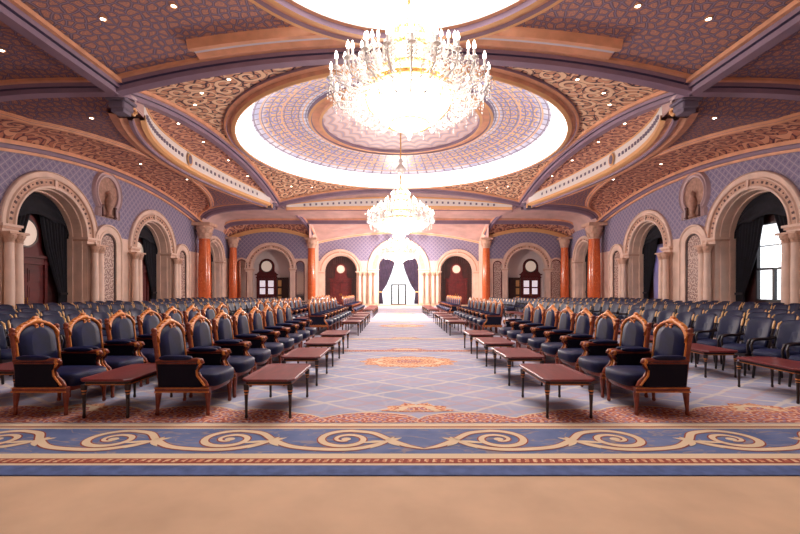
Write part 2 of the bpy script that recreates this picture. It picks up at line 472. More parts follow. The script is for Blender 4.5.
# skirting
for k, (P, a, b) in enumerate(((PL, 13, 17.4), (PL, 21.6, 25.6), (PL, 29.5, 35.0), (PR, 13, 17.4), (PR, 21.6, 25.6), (PR, 29.5, 35.0))):
    mb = MB()
    q = [P(s_, z, o) for s_ in (a, b) for o in (0.0, -.06) for z in (0, .3)]
    mb.add(q, [(0, 1, 3, 2), (4, 6, 7, 5), (0, 4, 5, 1), (2, 3, 7, 6), (0, 2, 6, 4), (1, 5, 7, 3)], 0)
    struct(mb.build(('baseboard_left_%d' if P is PL else 'baseboard_right_%d') % (k % 3 + 1), [M['stone_band']]))

# ---------------------------------------------------------------- columns
def column_bm(r, h, n=20):
    base, shaft, cap = MB(), MB(), MB()
    base.box(-r*1.45, r*1.45, -r*1.45, r*1.45, 0, r*.9)
    base.lathe([(r*1.4, r*.9), (r*1.42, r*1.1), (r*1.15, r*1.3), (r*1.25, r*1.5), (r*1.02, r*1.7)], n=n)
    zc = h-r*2.6
    shaft.lathe([(r, r*1.7), (r*1.03, h*.35), (r*.88, zc)], n=n)
    cap.lathe([(r*.95, zc), (r*1.1, zc+r*.1), (r*.92, zc+r*.25), (r*1.0, zc+r*.8), (r*1.4, zc+r*1.7), (r*1.3, zc+r*2.1)], n=n)
    for k in range(8):                        # acanthus leaves
        a = 2*PI*k/8
        for rr, z0, hh in ((1.0, .3, .9), (1.15, .9, 1.0)):
            a2 = a + (PI/8 if rr > 1.1 else 0)
            cx, sy = math.cos(a2), math.sin(a2); tx, ty = -sy, cx; w = r*.3
            p0 = Vector((cx*r*rr*.95, sy*r*rr*.95, zc+r*z0)); p1 = Vector((cx*r*(rr+.2), sy*r*(rr+.2), zc+r*(z0+hh*.7))); p2 = Vector((cx*r*(rr+.5), sy*r*(rr+.5), zc+r*(z0+hh*.85)))
            t = Vector((tx, ty, 0))*w
            cap.add([p0-t, p0+t, p1+t, p1-t, p2], [(0, 1, 2, 3), (3, 2, 4)], 0)
    cap.box(-r*1.5, r*1.5, -r*1.5, r*1.5, h-r*.5, h)
    return base, shaft, cap
def make_column(name, label, r, h, ms, loc, group=None):
    t = thing(name, label, 'column', loc, 0, group)
    for nm, mb, m in zip(('base', 'shaft', 'capital'), column_bm(r, h), ms): mb.build(nm, m, t)
    return t
side_word = {-1: 'left', 1: 'right'}
st3 = (M['stone_band'], M['stone'], M['stone_band'])
c0 = make_column('stone_column', '', .17, 3.92, st3, (0, 0, 0))
index_kids()
first = True
ARN = ['tall front arch', 'second side arch', 'narrow far side arch']
pierz = {0: 3.92, 1: 3.82, 2: 3.87}
for sx in (-1, 1):
    for i, (c, r, sp) in enumerate(SIDE[:2]):
        for sg, wd in ((-1, 'near'), (1, 'far')):
            for k in range(2):
                x = sx*(W-.34-.0); y = c+sg*(r+.2+.4*k)
                lab = 'cream stone column on the %s side of the %s of the %s wall, %s one of its pair' % (wd, ARN[i], side_word[sx], 'inner' if k == 0 else 'outer')
                if first: c0.location = (x, y, 0); c0['label'] = lab; c0['group'] = 'engaged columns of the side wall arches'; c0.scale = (1, 1, (sp-.34)/3.92); first = False
                else: dup(c0, (x, y, 0), 0, lab, 'engaged columns of the side wall arches', (1, 1, (sp-.34)/3.92))
for sx in (-1, 1):
    for k, x in enumerate((2.42, 2.95, 3.55, 4.0)):
        dup(c0, (sx*x, YE-.3, 0), 0, 'slim cream column %s of the central curtained arch, %s one out from it' % (side_word[sx], ORD[k+1]), 'slim columns beside the central arch', (1, 1, (3.7-.34)/3.92))
# orange marble columns
t0 = None
og = 'orange marble columns'
def ocol(loc, r, h, label):
    return make_column('marble_column', label, r, h, (M['stone_band'], M['marble'], M['stone_band']), loc, og)
for sx in (-1, 1):
    s_ = side_word[sx]
    ocol((sx*15.55, 33.3, 0), .48, 6.85, 'thick orange marble column standing against the %s side wall, nearest of the %s three' % (s_, s_))
    ocol((sx*15.7, YA-.5, 0), .37, 6.5, 'orange marble column in the far %s corner of the hall' % s_)
    ocol((sx*(XB+.02), YA-.5, 0), .37, 6.45, 'orange marble column %s of the central end arches, at the corner of the nave' % s_)
index_kids()

# ---------------------------------------------------------------- small mirrored niches between the arches
def niche(P, c, hw, sp, label, z0=.5, d=.12, mm='mirror_ornate', fm='stone', inner='doordark', big=True):
    def mp(a, z, o): return Vector(P(a, z, o))
    t = thing('wall_mirror' if mm == 'mirror' else 'wall_niche', label, 'mirror' if mm == 'mirror' else 'niche', P(c, 0, 0), 0, 'arched panels in the walls')
    L = Vector(P(c, 0, 0))
    def PP(a, z, o): return tuple(mp(a, z, o)-L)
    mb = MB()
    rings = []
    for k, o in ((0.03, -.03), (.03, -.03-d), (.16, -.05-d), (.19, -.02-d), (.40, -.02-d), (.44, -.09-d), (.52, -.07-d), (.52, 0)):
        q = [(c-hw-k, z0)] + arch_pts(c, hw+k, sp, 16, False) + [(c+hw+k, z0)]
        if not big and k > .2: continue
        rings.append([PP(a, z, o) for a, z in q])
    mb.loft(rings, 0, closed=False)
    mb.build('surround', [M[fm]], t)
    mb = MB()
    rings = []
    for k, o in ((.04, -.04), (.02, -.10), (-.06, -.10), (-.08, -.04)):
        q = [(c-hw-k, z0)] + arch_pts(c, hw+k, sp, 16, False) + [(c+hw+k, z0)]
        rings.append([PP(a, z, o) for a, z in q])
    mb.loft(rings, 0, closed=False)
    mb.build('inner_frame', [M[inner]], t)
    mb = MB(); q = [(c-hw, z0)] + arch_pts(c, hw, sp, 16, False) + [(c+hw, z0)]
    mb.loft([[PP(a, z, -.03) for a, z in q], [PP(a, z, -.06) for a, z in q]], 0, closed=True)
    mb.add([PP(a, z, -.06) for a, z in q], [tuple(range(len(q)))], 0)
    mb.build('panel', [M[mm]], t)
    mb = MB(); qq = [PP(a, z, o) for a in (c-hw-.3, c+hw+.3) for o in (0, -.2) for z in (z0-.14, z0)]
    mb.add(qq, [(0, 1, 3, 2), (4, 6, 7, 5), (0, 4, 5, 1), (2, 3, 7, 6), (0, 2, 6, 4), (1, 5, 7, 3)], 0)
    mb.build('sill', [M[fm]], t)
    return t
for P, w_ in ((PL, 'left'), (PR, 'right')):
    niche(P, 23.05, .58, 4.05, 'tall arched ornate panel in cream surround between the first two arches of the %s wall' % w_)
    niche(P, 31.05, .5, 3.95, 'tall narrow arched ornate panel just before the orange column of the %s wall' % w_)
for sx, w_ in ((-1, 'left'), (1, 'right')):
    niche(PA, sx*15.05, .5, 3.95, 'arched mirror with cream surround in the far %s corner beside the corner column' % w_, mm='mirror' if sx < 0 else 'mirror_ornate', big=False, inner='door')
    niche(PA, sx*9.45, .42, 3.9, 'arched glazed panel between the %s end arch and the nave corner column' % w_, mm='mirror' if sx < 0 else 'mirror_ornate', big=False, inner='door')
# horseshoe medallion niches with an urn
def medallion(P, c, w_):
    t = thing('wall_medallion', 'round horseshoe-framed relief medallion high on the lilac %s wall between two arches' % w_, 'medallion', P(c, 5.85, 0), 0, 'round relief medallions on the side walls')
    L = Vector(P(c, 5.85, 0))
    def PP(a, z, o): return tuple(Vector(P(a, z, o))-L)
    zc, r = 6.85, .84
    path = [(c-.62, 5.52), (c-.62, 5.95)] + [(c - r*math.cos(a), zc + r*1.12*math.sin(a)) for a in lin_s(-.85, PI+.85, 30)] + [(c+.62, 5.95), (c+.62, 5.52)]
    mb = MB(); rings = []
    cen = Vector((c, zc))
    for k, o in ((-.04, 0), (-.04, -.14), (.06, -.18), (.10, -.10), (.2, -.10), (.24, -.18), (.3, 0)):
        rr = []
        for a, z in path:
            d = Vector((a-c, z-zc)).normalized() if z > 6.1 else Vector((math.copysign(1, a-c), 0))
            rr.append(PP(a+d.x*k, z+d.y*k, o))
        rings.append(rr)
    mb.loft(rings, 0, closed=False); mb.build('frame', [M['pale_s']], t)
    mb = MB(); mb.add([PP(a, z, -.03) for a, z in path], [tuple(range(len(path)))], 0); mb.build('relief_panel', [M['tanrelief']], t)
    mb = MB()
    base = Vector(PP(c, 5.55, -.16))
    mb.lathe([(.2, 0), (.2, .08), (.08, .16), (.1, .3), (.22, .6), (.24, .85), (.16, 1.05), (.1, 1.15), (.16, 1.3), (.05, 1.45), (0, 1.5)], c=base, n=14)
    mb.build('urn', [M['tanrelief']], t)
    for e in (-.5, .5):
        mb = MB(); b = Vector(PP(c+e, 5.55, -.14)); mb.lathe([(.1, 0), (.1, .06), (.06, .1), (.055, .5), (.09, .56), (.09, .62), (0, .64)], c=b, n=10); mb.build('baluster', [M['stone_dark']], t)
M['tanrelief'] = mat('tan_relief_plaster', (176, 138, 122), .6, var=.12, vscale=5)
M['pale_s'] = mat('lilac_plaster_frame', (196, 172, 176), .5)
medallion(PL, 23.05, 'left'); medallion(PR, 23.05, 'right')

# ---------------------------------------------------------------- doors, windows, curtains
door_n = [0]; win_n = [0]
def local(P, c, z, o):
    L = Vector(P(c, z, o))
    return L, (lambda a, zz, oo: tuple(Vector(P(a, zz, oo))-L))
def pbox(mb, PP, a0, a1, z0, z1, o0, o1, m=0):
    q = [PP(a, z, o) for a in (a0, a1) for o in (o0, o1) for z in (z0, z1)]
    mb.add(q, [(0, 1, 3, 2), (4, 6, 7, 5), (0, 4, 5, 1), (2, 3, 7, 6), (0, 2, 6, 4), (1, 5, 7, 3)], m)
def double_door(P, c, o, label, w=2.0, h=2.75, disc=4.2, glazed=False, dr=.62, mats=('door', 'doordark')):
    """door set against the plane at depth o, with a panelled overdoor and a round light above"""
    door_n[0] += 1
    L, PP = local(P, c, 0, o)
    t = bpy.data.objects.new('door_%d' % door_n[0], None); COL.objects.link(t); t.location = L; struct(t, label)
    fr = MB()
    for sg in (-1, 1): pbox(fr, PP, c+sg*w/2, c+sg*(w/2+.16), 0, h+.3, o-.01, o-.16)
    pbox(fr, PP, c-w/2-.22, c+w/2+.22, h, h+.14, o-.01, o-.20); pbox(fr, PP, c-w/2-.16, c+w/2+.16, h+.14, h+.3, o-.01, o-.14)
    pbox(fr, PP, c-w/2-.3, c+w/2+.3, h+.3, h+.42, o-.01, o-.24)
    fr.build('door_frame', [M[mats[0]]], t)
    # rounded overdoor around the round light
    ov = MB(); q = [(c-dr*1.9, h+.42), (c-dr*1.45, h+.7)] + [(c-dr*1.42*math.cos(a), disc+dr*1.42*math.sin(a)) for a in lin_s(.0, PI, 20)] + [(c+dr*1.45, h+.7), (c+dr*1.9, h+.42)]
    ov.loft([[PP(a, z, o-.01) for a, z in q], [PP(a, z, o-.09) for a, z in q]], 0); ov.add([PP(a, z, o-.09) for a, z in q], [tuple(range(len(q)))], 0)
    ov.build('overdoor_panel', [M[mats[0]]], t)
    rd = MB(); q = [(c+dr*math.cos(a), disc+dr*math.sin(a)) for a in lin_s(0, 2*PI, 28)[:-1]]
    rd.add([PP(a, z, o-.11) for a, z in q], [tuple(range(len(q)))], 0); rd.build('round_window', [M['clock']], t)
    rr = MB(); rings = []
    for k, oo in ((0, -.09), (0, -.15), (.07, -.15), (.08, -.09)):
        rings.append([PP(c+(dr+k)*math.cos(a), disc+(dr+k)*math.sin(a), o+oo) for a in lin_s(0, 2*PI, 28)[:-1]])
    rr.loft(rings, 0); rr.build('round_window_frame', [M[mats[1]]], t)
    for sg in (-1, 1):
        lf = MB(); a0, a1 = c+sg*.01, c+sg*(w/2-.01)
        pbox(lf, PP, a0, a1, .02, h-.01, o-.02, o-.08)
        # raised panels
        am = [c+sg*.12, c+sg*(w/2-.12)]
        rows = [(.2, .95), (1.1, 1.75), (1.9, 2.55)] if not glazed else [(.2, .95)]
        for z0, z1 in rows: pbox(lf, PP, am[0], am[1], z0*h/2.75, z1*h/2.75, o-.08, o-.105); pbox(lf, PP, am[0]+sg*.08, am[1]-sg*.08, z0*h/2.75+.08, z1*h/2.75-.08, o-.105, o-.125)
        leaf = lf.build('door_leaf', [M[mats[0]]], t)
        if glazed:
            for z0, z1 in ((1.12, 1.72), (1.86, 2.5)):
                g = MB(); pbox(g, PP, am[0]+sg*.03, am[1]-sg*.03, z0, z1, o-.08, o-.10); g.build('door_pane', [M['litglass']], leaf)
        hd = MB(); b = Vector(PP(c+sg*.08, 1.05, o-.12)); hd.tube([b+Vector((0, 0, -.14)), b+Vector((0, 0, .14))], .018, 8); hd.build('door_handle', [M['goldmetal']], leaf)
    return t
M['litglass'] = mat('lit_door_glass', (226, 214, 226), .3, emit=(250, 240, 250), estr=.5)
double_door(PL, 19.2, JD, 'dark red wooden double door with a bright round window over it in the tall left arch', 2.0, 2.75, 4.2)
double_door(PL, 27.55, JD, 'dark red double door in the second arch of the left wall', 2.0, 2.75, 4.1)
for sx in (-1, 1):
    double_door(PA, sx*13.45, 2.6, 'red wooden double door with lit square panes and a round light in the %s end vestibule' % side_word[sx], 1.7, 2.75, 3.95, True, .55)
    door_n[0] += 1
    L, PP = local(PA, sx*11.7, 0, 2.2)
    t = bpy.data.objects.new('door_%d' % door_n[0], None); COL.objects.link(t); t.location = L
    struct(t, 'dark wooden door leaf with three honey panels standing open in the %s end vestibule' % side_word[sx])
    lf = MB(); a0, a1 = sorted((sx*11.15, sx*12.3)); pbox(lf, PP, a0, a1, .02, 2.8, 2.2, 2.28)
    leaf = lf.build('door_leaf', [M['doordark']], t)
    pn = MB(); a0, a1 = sorted((sx*11.85, sx*12.2))
    for z in (.3, 1.1, 1.9): pbox(pn, PP, a0, a1, z, z+.62, 2.2, 2.16)
    pn.build('door_panel', [M['lightwood']], t)
    # end-wall entrance doors under the brown panelled arches
    double_door(PE, sx*6.05, .8, 'red-brown ornate double door in the %s arch beside the central curtained arch' % side_word[sx], 1.9, 2.35, 3.72, False, .42, ('door', 'chairwood'))
    pn = MB(); L, PP = local(PE, sx*6.05, 0, .8)
    for k in range(-8, 9):
        a = sx*6.05+k*.2
        if abs(k*.2) < 1.15: z0 = 4.35
        else: z0 = .05
        top = 3.46+math.sqrt(max(0, 1.62**2-(k*.2)**2))
        if top > z0+.1: pbox(pn, PP, a-.05, a+.05, z0, top, .8, .74)
    tag(pn.build('wood_slat_screen', [M['doordark']], None, L), 'brown vertical wooden slats lining the %s arch of the end wall above its door' % side_word[sx], 'wall panelling', 'slat screens of the end arches')
def window(P, c, o, label, a0, a1, z0, z1, transom, mull, glass='glasspane'):
    win_n[0] += 1
    L, PP = local(P, c, z0, o)
    t = bpy.data.objects.new('window_%d' % win_n[0], None); COL.objects.link(t); t.location = L; struct(t, label)
    fr = MB(); b = .09
    pbox(fr, PP, a0, a0+b, z0, z1, o-.08, o+.08); pbox(fr, PP, a1-b, a1, z0, z1, o-.08, o+.08)
    pbox(fr, PP, a0, a1, z0, z0+b, o-.08, o+.08); pbox(fr, PP, a0, a1, z1-b, z1, o-.08, o+.08)
    pbox(fr, PP, a0, a1, transom-.05, transom+.05, o-.07, o+.07)
    pbox(fr, PP, a0, a1, (transom+z1)/2-.02, (transom+z1)/2+.02, o-.04, o+.04)
    for m in mull: pbox(fr, PP, m-.05, m+.05, z0, transom, o-.07, o+.07)
    fr.build('window_frame', [M['iron']], t)
    g = MB(); pbox(g, PP, a0+b, a1-b, z0+b, z1-b, o+.0, o+.012); g.build('window_pane', [M['glasspane']], t)
m, nt, b = pbsdf('clear_window_glass'); nd = nt.nodes
tr = nd.new('ShaderNodeBsdfTransparent'); gl = nd.new('ShaderNodeBsdfGlossy'); gl.inputs['Roughness'].default_value = .02
mx = nd.new('ShaderNodeMixShader'); mx.inputs[0].default_value = .06
nt.links.new(tr.outputs[0], mx.inputs[1]); nt.links.new(gl.outputs[0], mx.inputs[2]); nt.links.new(mx.outputs[0], nd['Material Output'].inputs[0]); M['glasspane'] = m
window(PR, 19.5, JD, 'tall bright window with dark frame in the front arch of the right wall', 18.55, 20.45, 1.0, 4.75, 2.55, (19.5,))
window(PR, 27.55, JD, 'bright window behind a lilac sheer in the second right arch', 26.6, 28.5, 1.0, 4.5, 2.5, (27.55,))
window(PL, 36.7, JD, 'bright window half behind curtains in the narrow far left side arch', 35.9, 37.5, .6, 4.6, 2.6, ())
window(PR, 36.7, JD, 'bright window half behind curtains in the narrow far right side arch', 35.9, 37.5, .6, 4.6, 2.6, ())
# glazed doors at the end of the nave
door_n[0] += 1
L, PP = local(PE, 0, 0, .8)
t = bpy.data.objects.new('door_%d' % door_n[0], None); COL.objects.link(t); t.location = L; struct(t, 'thin dark-framed glass double door at the bright far end of the aisle')
fr = MB()
for a in (-.80, -.08, .64): pbox(fr, PP, a, a+.16, .02, 2.1, .74, .82)
pbox(fr, PP, -.76, .76, 2.04, 2.16, .74, .82); pbox(fr, PP, -.72, .73, .02, .08, .74, .82)
fr.build('door_frame', [M['iron']], t)
g = MB(); pbox(g, PP, -.67, -.02, .08, 2.06, .77, .782); pbox(g, PP, .03, .68, .08, 2.06, .77, .782); g.build('door_pane', [M['glasspane']], t)
g = MB(); pbox(g, PP, -2.0, -.72, .02, 5.5, .79, .8); pbox(g, PP, .73, 2.0, .02, 5.5, .79, .8); pbox(g, PP, -.72, .73, 2.14, 5.5, .79, .8); g.build('side_light', [M['glasspane']], t)

def curtain(P, pts, label, o, mt, group, folds=9, tie=None, amp=.06, owner=None):
    """pts: rows from top to bottom of (a_left, a_right, z)"""
    c = (pts[0][0]+pts[0][1])/2
    L, PP = local(P, c, pts[-1][2], o)
    n = folds*6
    mb = MB(); rings = []
    rows = []
    for i in range(len(pts)-1):
        for k in range(5):
            f = k/5; rows.append([pts[i][j]*(1-f)+pts[i+1][j]*f for j in range(3)])
    rows.append(list(pts[-1]))
    for a0, a1, z in rows:
        rings.append([PP(a0+(a1-a0)*k/n, z, o - amp*1.4 + amp*math.sin(2*PI*folds*k/n+.4*math.sin(k*.5))) for k in range(n+1)])
    mb.loft(rings, 0, closed=False, smooth=True)
    back = [[(q[0], q[1], q[2]) for q in r] for r in rings]
    obj = mb.build('drape', [M[mt]], None)
    md = obj.modifiers.new('thickness', 'SOLIDIFY'); md.thickness = .015
    if owner is None: t = thing('curtain', label, 'curtain', L, 0, group)
    else: t = owner; obj.location = L-owner.location
    obj.parent = t
    if tie:
        a0, a1, z = tie; tb = MB();  pbox(tb, PP, a0, a1, z-.06, z+.06, o-amp*2.6, o-amp*2.6-.04); tb.build('tieback', [M['iron'] if mt == 'curtain' else M['gold']], t, L-t.location)
    return t
CG = 'dark damask curtains in the side arches'
def swag(P, c, r, sp, o, label, mt='curtain', owner=None):
    """pelmet filling the head of the arch with drooping scalloped hem"""
    L, PP = local(P, c, sp, o)
    mb = MB(); n = 36; rings = []
    for v in range(7):
        rr = []
        for k in range(n+1):
            u = k/n; a = c - (r-.16)*math.cos(PI*u)
            zt = sp+(r-.16)*math.sin(PI*u); hem = sp - .1 + .75*math.sin(PI*u)**.7 + .18*abs(math.sin(PI*3*u))
            z = zt + (min(hem, zt)-zt)*v/6
            rr.append(PP(a, z, o-.12-.06*math.sin(v*2.2+3*u)-.04*v/6))
        rings.append(rr)
    mb.loft(rings, 0, closed=False, smooth=True)
    d = mb.build('pelmet', [M[mt]], owner, L-owner.location)
    md = d.modifiers.new('thickness', 'SOLIDIFY'); md.thickness = .03
    return d
for P, w_ in ((PL, 'left'), (PR, 'right')):
    for i, (c, r, sp) in enumerate(SIDE):
        o = JD-.2
        own = thing('curtain', 'dark damask curtains with draped pelmet inside the %s of the %s wall' % (ARN[i], w_), 'curtain', P(c, 0, o), 0, CG)
        swag(P, c, r, sp, o, '', 'curtain', own)
        e = r-.17; mt = 'curtain'
        zt = sp+.9
        curtain(P, [(c+.25, c+e, zt), (c+.55, c+e, sp-.6), (c+e-.42, c+e, 1.3), (c+e-.6, c+e, .1)], 'dark curtain gathered at the far jamb of the %s of the %s wall' % (ARN[i], w_), o, mt, CG, 8, (c+e-.45, c+e, 1.35), .06, own)
        curtain(P, [(c-e, c-.25, zt), (c-e, c-.75, sp-.6), (c-e, c-e+.42, 1.3), (c-e, c-e+.6, .1)], 'dark curtain gathered at the near jamb of the %s of the %s wall' % (ARN[i], w_), o, mt, CG, 8, (c-e, c-e+.45, 1.35), .06, own)
SG = 'white sheers at the far windows'
M['sheer_l'] = mat('lilac_sheer', (186, 178, 214), .8)
for nm in ('sheer', 'sheer_l'):
    b = M[nm].node_tree.nodes['Principled BSDF']; nt = M[nm].node_tree
    tl = nt.nodes.new('ShaderNodeBsdfTranslucent'); tl.inputs[0].default_value = b.inputs['Base Color'].default_value
    mx = nt.nodes.new('ShaderNodeMixShader'); mx.inputs[0].default_value = .6
    nt.links.new(b.outputs[0], mx.inputs[1]); nt.links.new(tl.outputs[0], mx.inputs[2]); nt.links.new(mx.outputs[0], nt.nodes['Material Output'].inputs[0])
curtain(PR, [(27.4, 28.5, 4.6), (27.4, 28.5, 2.5), (27.5, 28.4, .1)], 'lilac sheer curtain over the window of the second right arch', JD-.06, 'sheer_l', SG, 10, None, .03)
curtain(PL, [(36.0, 37.6, 4.7), (36.6, 37.6, 3), (37.0, 37.6, .1)], 'white sheer curtain drawn aside in the narrow far left arch', JD-.06, 'sheer', SG, 8, None, .03)
curtain(PR, [(36.0, 37.6, 4.7), (36.6, 37.6, 3), (37.0, 37.6, .1)], 'white sheer curtain drawn aside in the narrow far right arch', JD-.06, 'sheer', SG, 8, None, .03)
for sx in (-1, 1):
    rows = [(sx*.08, sx*2.0, 5.75), (sx*.35, sx*2.05, 4.6), (sx*.75, sx*2.05, 3.3), (sx*1.25, sx*2.05, 2.1), (sx*1.75, sx*2.05, 1.35), (sx*1.6, sx*2.05, .1)]
    rows = [(min(a, b), max(a, b), z) for a, b, z in rows]
    curtain(PE, rows, 'heavy violet-grey curtain swept to the %s of the bright central end arch' % side_word[sx], .45, 'curtain_p', 'curtains of the central end arch', 9, tuple(sorted((sx*1.7, sx*2.05)))+(1.35,))
# ---------------------------------------------------------------- ceiling
ZN = 8.64; RISE = 1.2
def ribz(t): return ZN + RISE*(1-abs(t)**2.2)
def nave_x(x): return ribz(x/NX)
def ray_rect(cx, cy, th, x0, x1, y0, y1):
    dx, dy = math.cos(th), math.sin(th); k = 1e9
    if dx > 1e-9: k = min(k, (x1-cx)/dx)
    if dx < -1e-9: k = min(k, (x0-cx)/dx)
    if dy > 1e-9: k = min(k, (y1-cy)/dy)
    if dy < -1e-9: k = min(k, (y0-cy)/dy)
    return cx+dx*k, cy+dy*k
def polar_sheet(mb, cx, cy, r, zc, rect, zfun, n=96, m=6, mat=0):
    ths = [2*PI*k/n for k in range(n)]
    for X in (rect[0], rect[1]):
        for Y in (rect[2], rect[3]): ths.append(math.atan2(Y-cy, X-cx) % (2*PI))
    ths = sorted(set(round(t, 6) for t in ths))
    rings = []
    for j in range(m+1):
        f = j/m; rr = []
        for t in ths:
            bx, by = ray_rect(cx, cy, t, *rect)
            ax, ay = cx+r*math.cos(t), cy+r*math.sin(t)
            x, y = ax+(bx-ax)*f, ay+(by-ay)*f
            rr.append((x, y, zfun(x, y, f, ax, ay, bx, by)))
        rings.append(rr)
    mb.loft(rings, mat, smooth=True)
def bz(bx, by):                               # height of the square edge of the dome bay
    if abs(abs(bx)-NX) < 1e-4: return ribz((by-YC)/(YC-Y1))
    return ribz(bx/NX)
mb = MB()
polar_sheet(mb, 0, 8.5, 5.15, 9.7, (-NX, NX, Y0, Y1), lambda x, y, f, ax, ay, bx, by: nave_x(x), mat=0)
DZ = 9.80
polar_sheet(mb, 0, YC, 9.45, DZ, (-NX, NX, Y1, Y2), lambda x, y, f, ax, ay, bx, by: DZ*(1-f)+bz(bx, by)*f, n=160, mat=1)
HY = YC-Y1
LH = 8.1
def lens_w(t): return 2.3*max(0, 1-t*t)
def zbot(t): return 8.66 - .42*t*t
def ztop(t): return 9.6 - .75*t*t
def ribq(a): return (1-min(1, abs(a))**3)**(1/3)
def aisle_rib(x):                             # transverse rib over the aisle
    return LSP + (ZN-LSP)*ribq((abs(x)-NX)/(W-NX))
def aisle_z(y, s, zin, zl): return zl + (zin-zl)*(1-s**3)**(1/3)
def xin(y):
    t = (y-YC)/LH
    return NX + lens_w(t) if abs(t) < 1 else NX
def zin(y):
    t = (y-YC)/LH
    if abs(t) <= 1: return zbot(t)
    f = (abs(t)-1)*LH/(HY-LH)
    return zbot(1)*(1-f) + ZN*f
def groin(y):                                 # |x| of the decorative arc across the side vault
    t = (y-YC)/9.6
    return W - 3.1*math.sqrt(max(0, 1-t*t))
for sx in (-1, 1):
    mb.grid(lambda u, v: (sx*(NX+lens_w(-1+2*u)*v), YC+LH*(-1+2*u), (ribz((LH*(-1+2*u))/HY))*(1-v)+ztop(-1+2*u)*v), 40, 3, 2)
    for a_, b_ in ((Y1, YC-LH), (YC+LH, Y2)):
        mb.grid(lambda u, v: (sx*(NX+.01), a_+(b_-a_)*u, (zin(a_+(b_-a_)*u)-.05)*(1-v)+(ribz((a_+(b_-a_)*u-YC)/HY)+.02)*v), 8, 1, 4)
    mb.grid(lambda u, v: (sx*(NX+lens_w(-1+2*u)+.01), YC+LH*(-1+2*u), (zbot(-1+2*u)-.05)*(1-v)+(ztop(-1+2*u)+.05)*v), 40, 1, 4)
    # side vault, split along the groin
    def vault(u, v, sx=sx):
        y = Y1+(Y2-Y1)*u; xi = xin(y); g = max(xi+.25, groin(y))
        x = xi+(g-xi)*v*2 if v <= .5 else g+(W-g)*(v-.5)*2
        s = (x-xi)/(W-xi)
        return (sx*x, y, aisle_z(y, min(1, s), zin(y), side_top(y)))
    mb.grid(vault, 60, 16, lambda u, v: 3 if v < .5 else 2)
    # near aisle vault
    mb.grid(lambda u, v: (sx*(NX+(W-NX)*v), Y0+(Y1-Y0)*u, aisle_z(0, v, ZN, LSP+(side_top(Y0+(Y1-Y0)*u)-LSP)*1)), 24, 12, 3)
def vest_c(x): # cross-section heights of the nave vestibule
    return x
YR = 38.5
def arc_y(x): return Y2 + 1.6*max(0, 1-(x/9.2)**2)
def rib2(x):
    a = (abs(x)-XB)/(W-XB)
    return 8.05 if abs(x) < XB else LSP-.1 + (8.05-LSP+.1)*(1-max(0, (a-.35)/.65)**4)**(1/4)
mb.grid(lambda u, v: ((-9.2+18.4*u), Y2+(arc_y(-9.2+18.4*u)-Y2)*v, ribz((-9.2+18.4*u)/NX)*(1-v)+(9.5-1.0*(-1+2*u)**2)*v), 30, 2, 4)
def vz0(x):
    if abs(x) <= 9.2: return 8.6-.35*(x/9.2)**2
    return min(8.25 + (abs(x)-9.2)*.48, ZN) if abs(x) < NX else aisle_rib(x)
mb.grid(lambda u, v: ((-W+2*W*u), (arc_y(-W+2*W*u) if abs(-W+2*W*u) < 9.2 else Y2)*(1-v)+YR*v, vz0(-W+2*W*u)*(1-v)+rib2(-W+2*W*u)*v), 80, 6, 4)
mb.grid(lambda u, v: ((-XB+2*XB*u), YR+(YE-YR)*v, 8.05+(centre_top(-XB+2*XB*u)-8.05)*v**1.3), 30, 6, 4)
for sx in (-1, 1):
    mb.grid(lambda u, v: (sx*(XB+(W-XB)*u), YR+(YA-YR)*v, rib2(XB+(W-XB)*u)+(aisle_top(XB+(W-XB)*u)-rib2(XB+(W-XB)*u))*v), 24, 6, 2)
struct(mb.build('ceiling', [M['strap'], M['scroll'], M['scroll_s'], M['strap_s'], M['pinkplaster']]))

# ribs ----------------------------------------------------------------
def rib(pts, w=.48, d=.36, mats=('orange', 'purple', 'navyrib'), name=None):
    trim_n[0] += 1
    half = [(-1, .08, 0), (-1, -.28, 0), (-.72, -.28, 1), (-.66, -.6, 2), (-.42, -.6, 1), (-.36, -1, 1)]
    prof = [(a*w, b*d) for a, b, _ in half] + [(-a*w, b*d) for a, b, _ in reversed(half)]
    ms = [0, 0, 1, 2, 1, 1, 1, 2, 1, 0, 0]
    mb = MB(); mb.sweep(pts, prof, ms)
    return struct(mb.build('trim_%d' % trim_n[0], [M[k] for k in mats]))
for sx in (-1, 1):
    rib([(sx*NX, y, ribz((y-YC)/HY)) for y in lin_s(Y1, Y2, 40)])
    rib([(sx*NX, y, ZN) for y in lin_s(Y0, Y1, 8)])
    rib([(sx*(NX+(XB-NX)*f), Y2+(YA-.3-Y2)*f, ZN-1.75*f**3) for f in lin_s(0, 1, 14)], .28, .26)
    for Y in (Y1, Y2):
        rib([(sx*(NX+(W-.05-NX)*f), Y, aisle_rib(NX+(W-.05-NX)*f)) for f in [1-(1-k/24)**2 for k in range(25)]], .48, .36 if Y == Y1 else .55)
    # arc across the side vault
    pts = []
    for k in range(41):
        y = Y1+.4+(Y2-Y1-.8)*k/40; x = max(xin(y)+.3, groin(y)); s = (x-xin(y))/(W-xin(y))
        pts.append((sx*x, y, aisle_z(y, s, zin(y), side_top(y))))
    rib(pts, .2, .16, ('orange', 'orange', 'purple'))
for Y in (Y1, Y2): rib([(x, Y, nave_x(x)) for x in lin_s(-NX, NX, 48)])
rib([(x, YR, rib2(x)) for x in lin_s(-W+.1, W-.1, 90)], .34, .42)
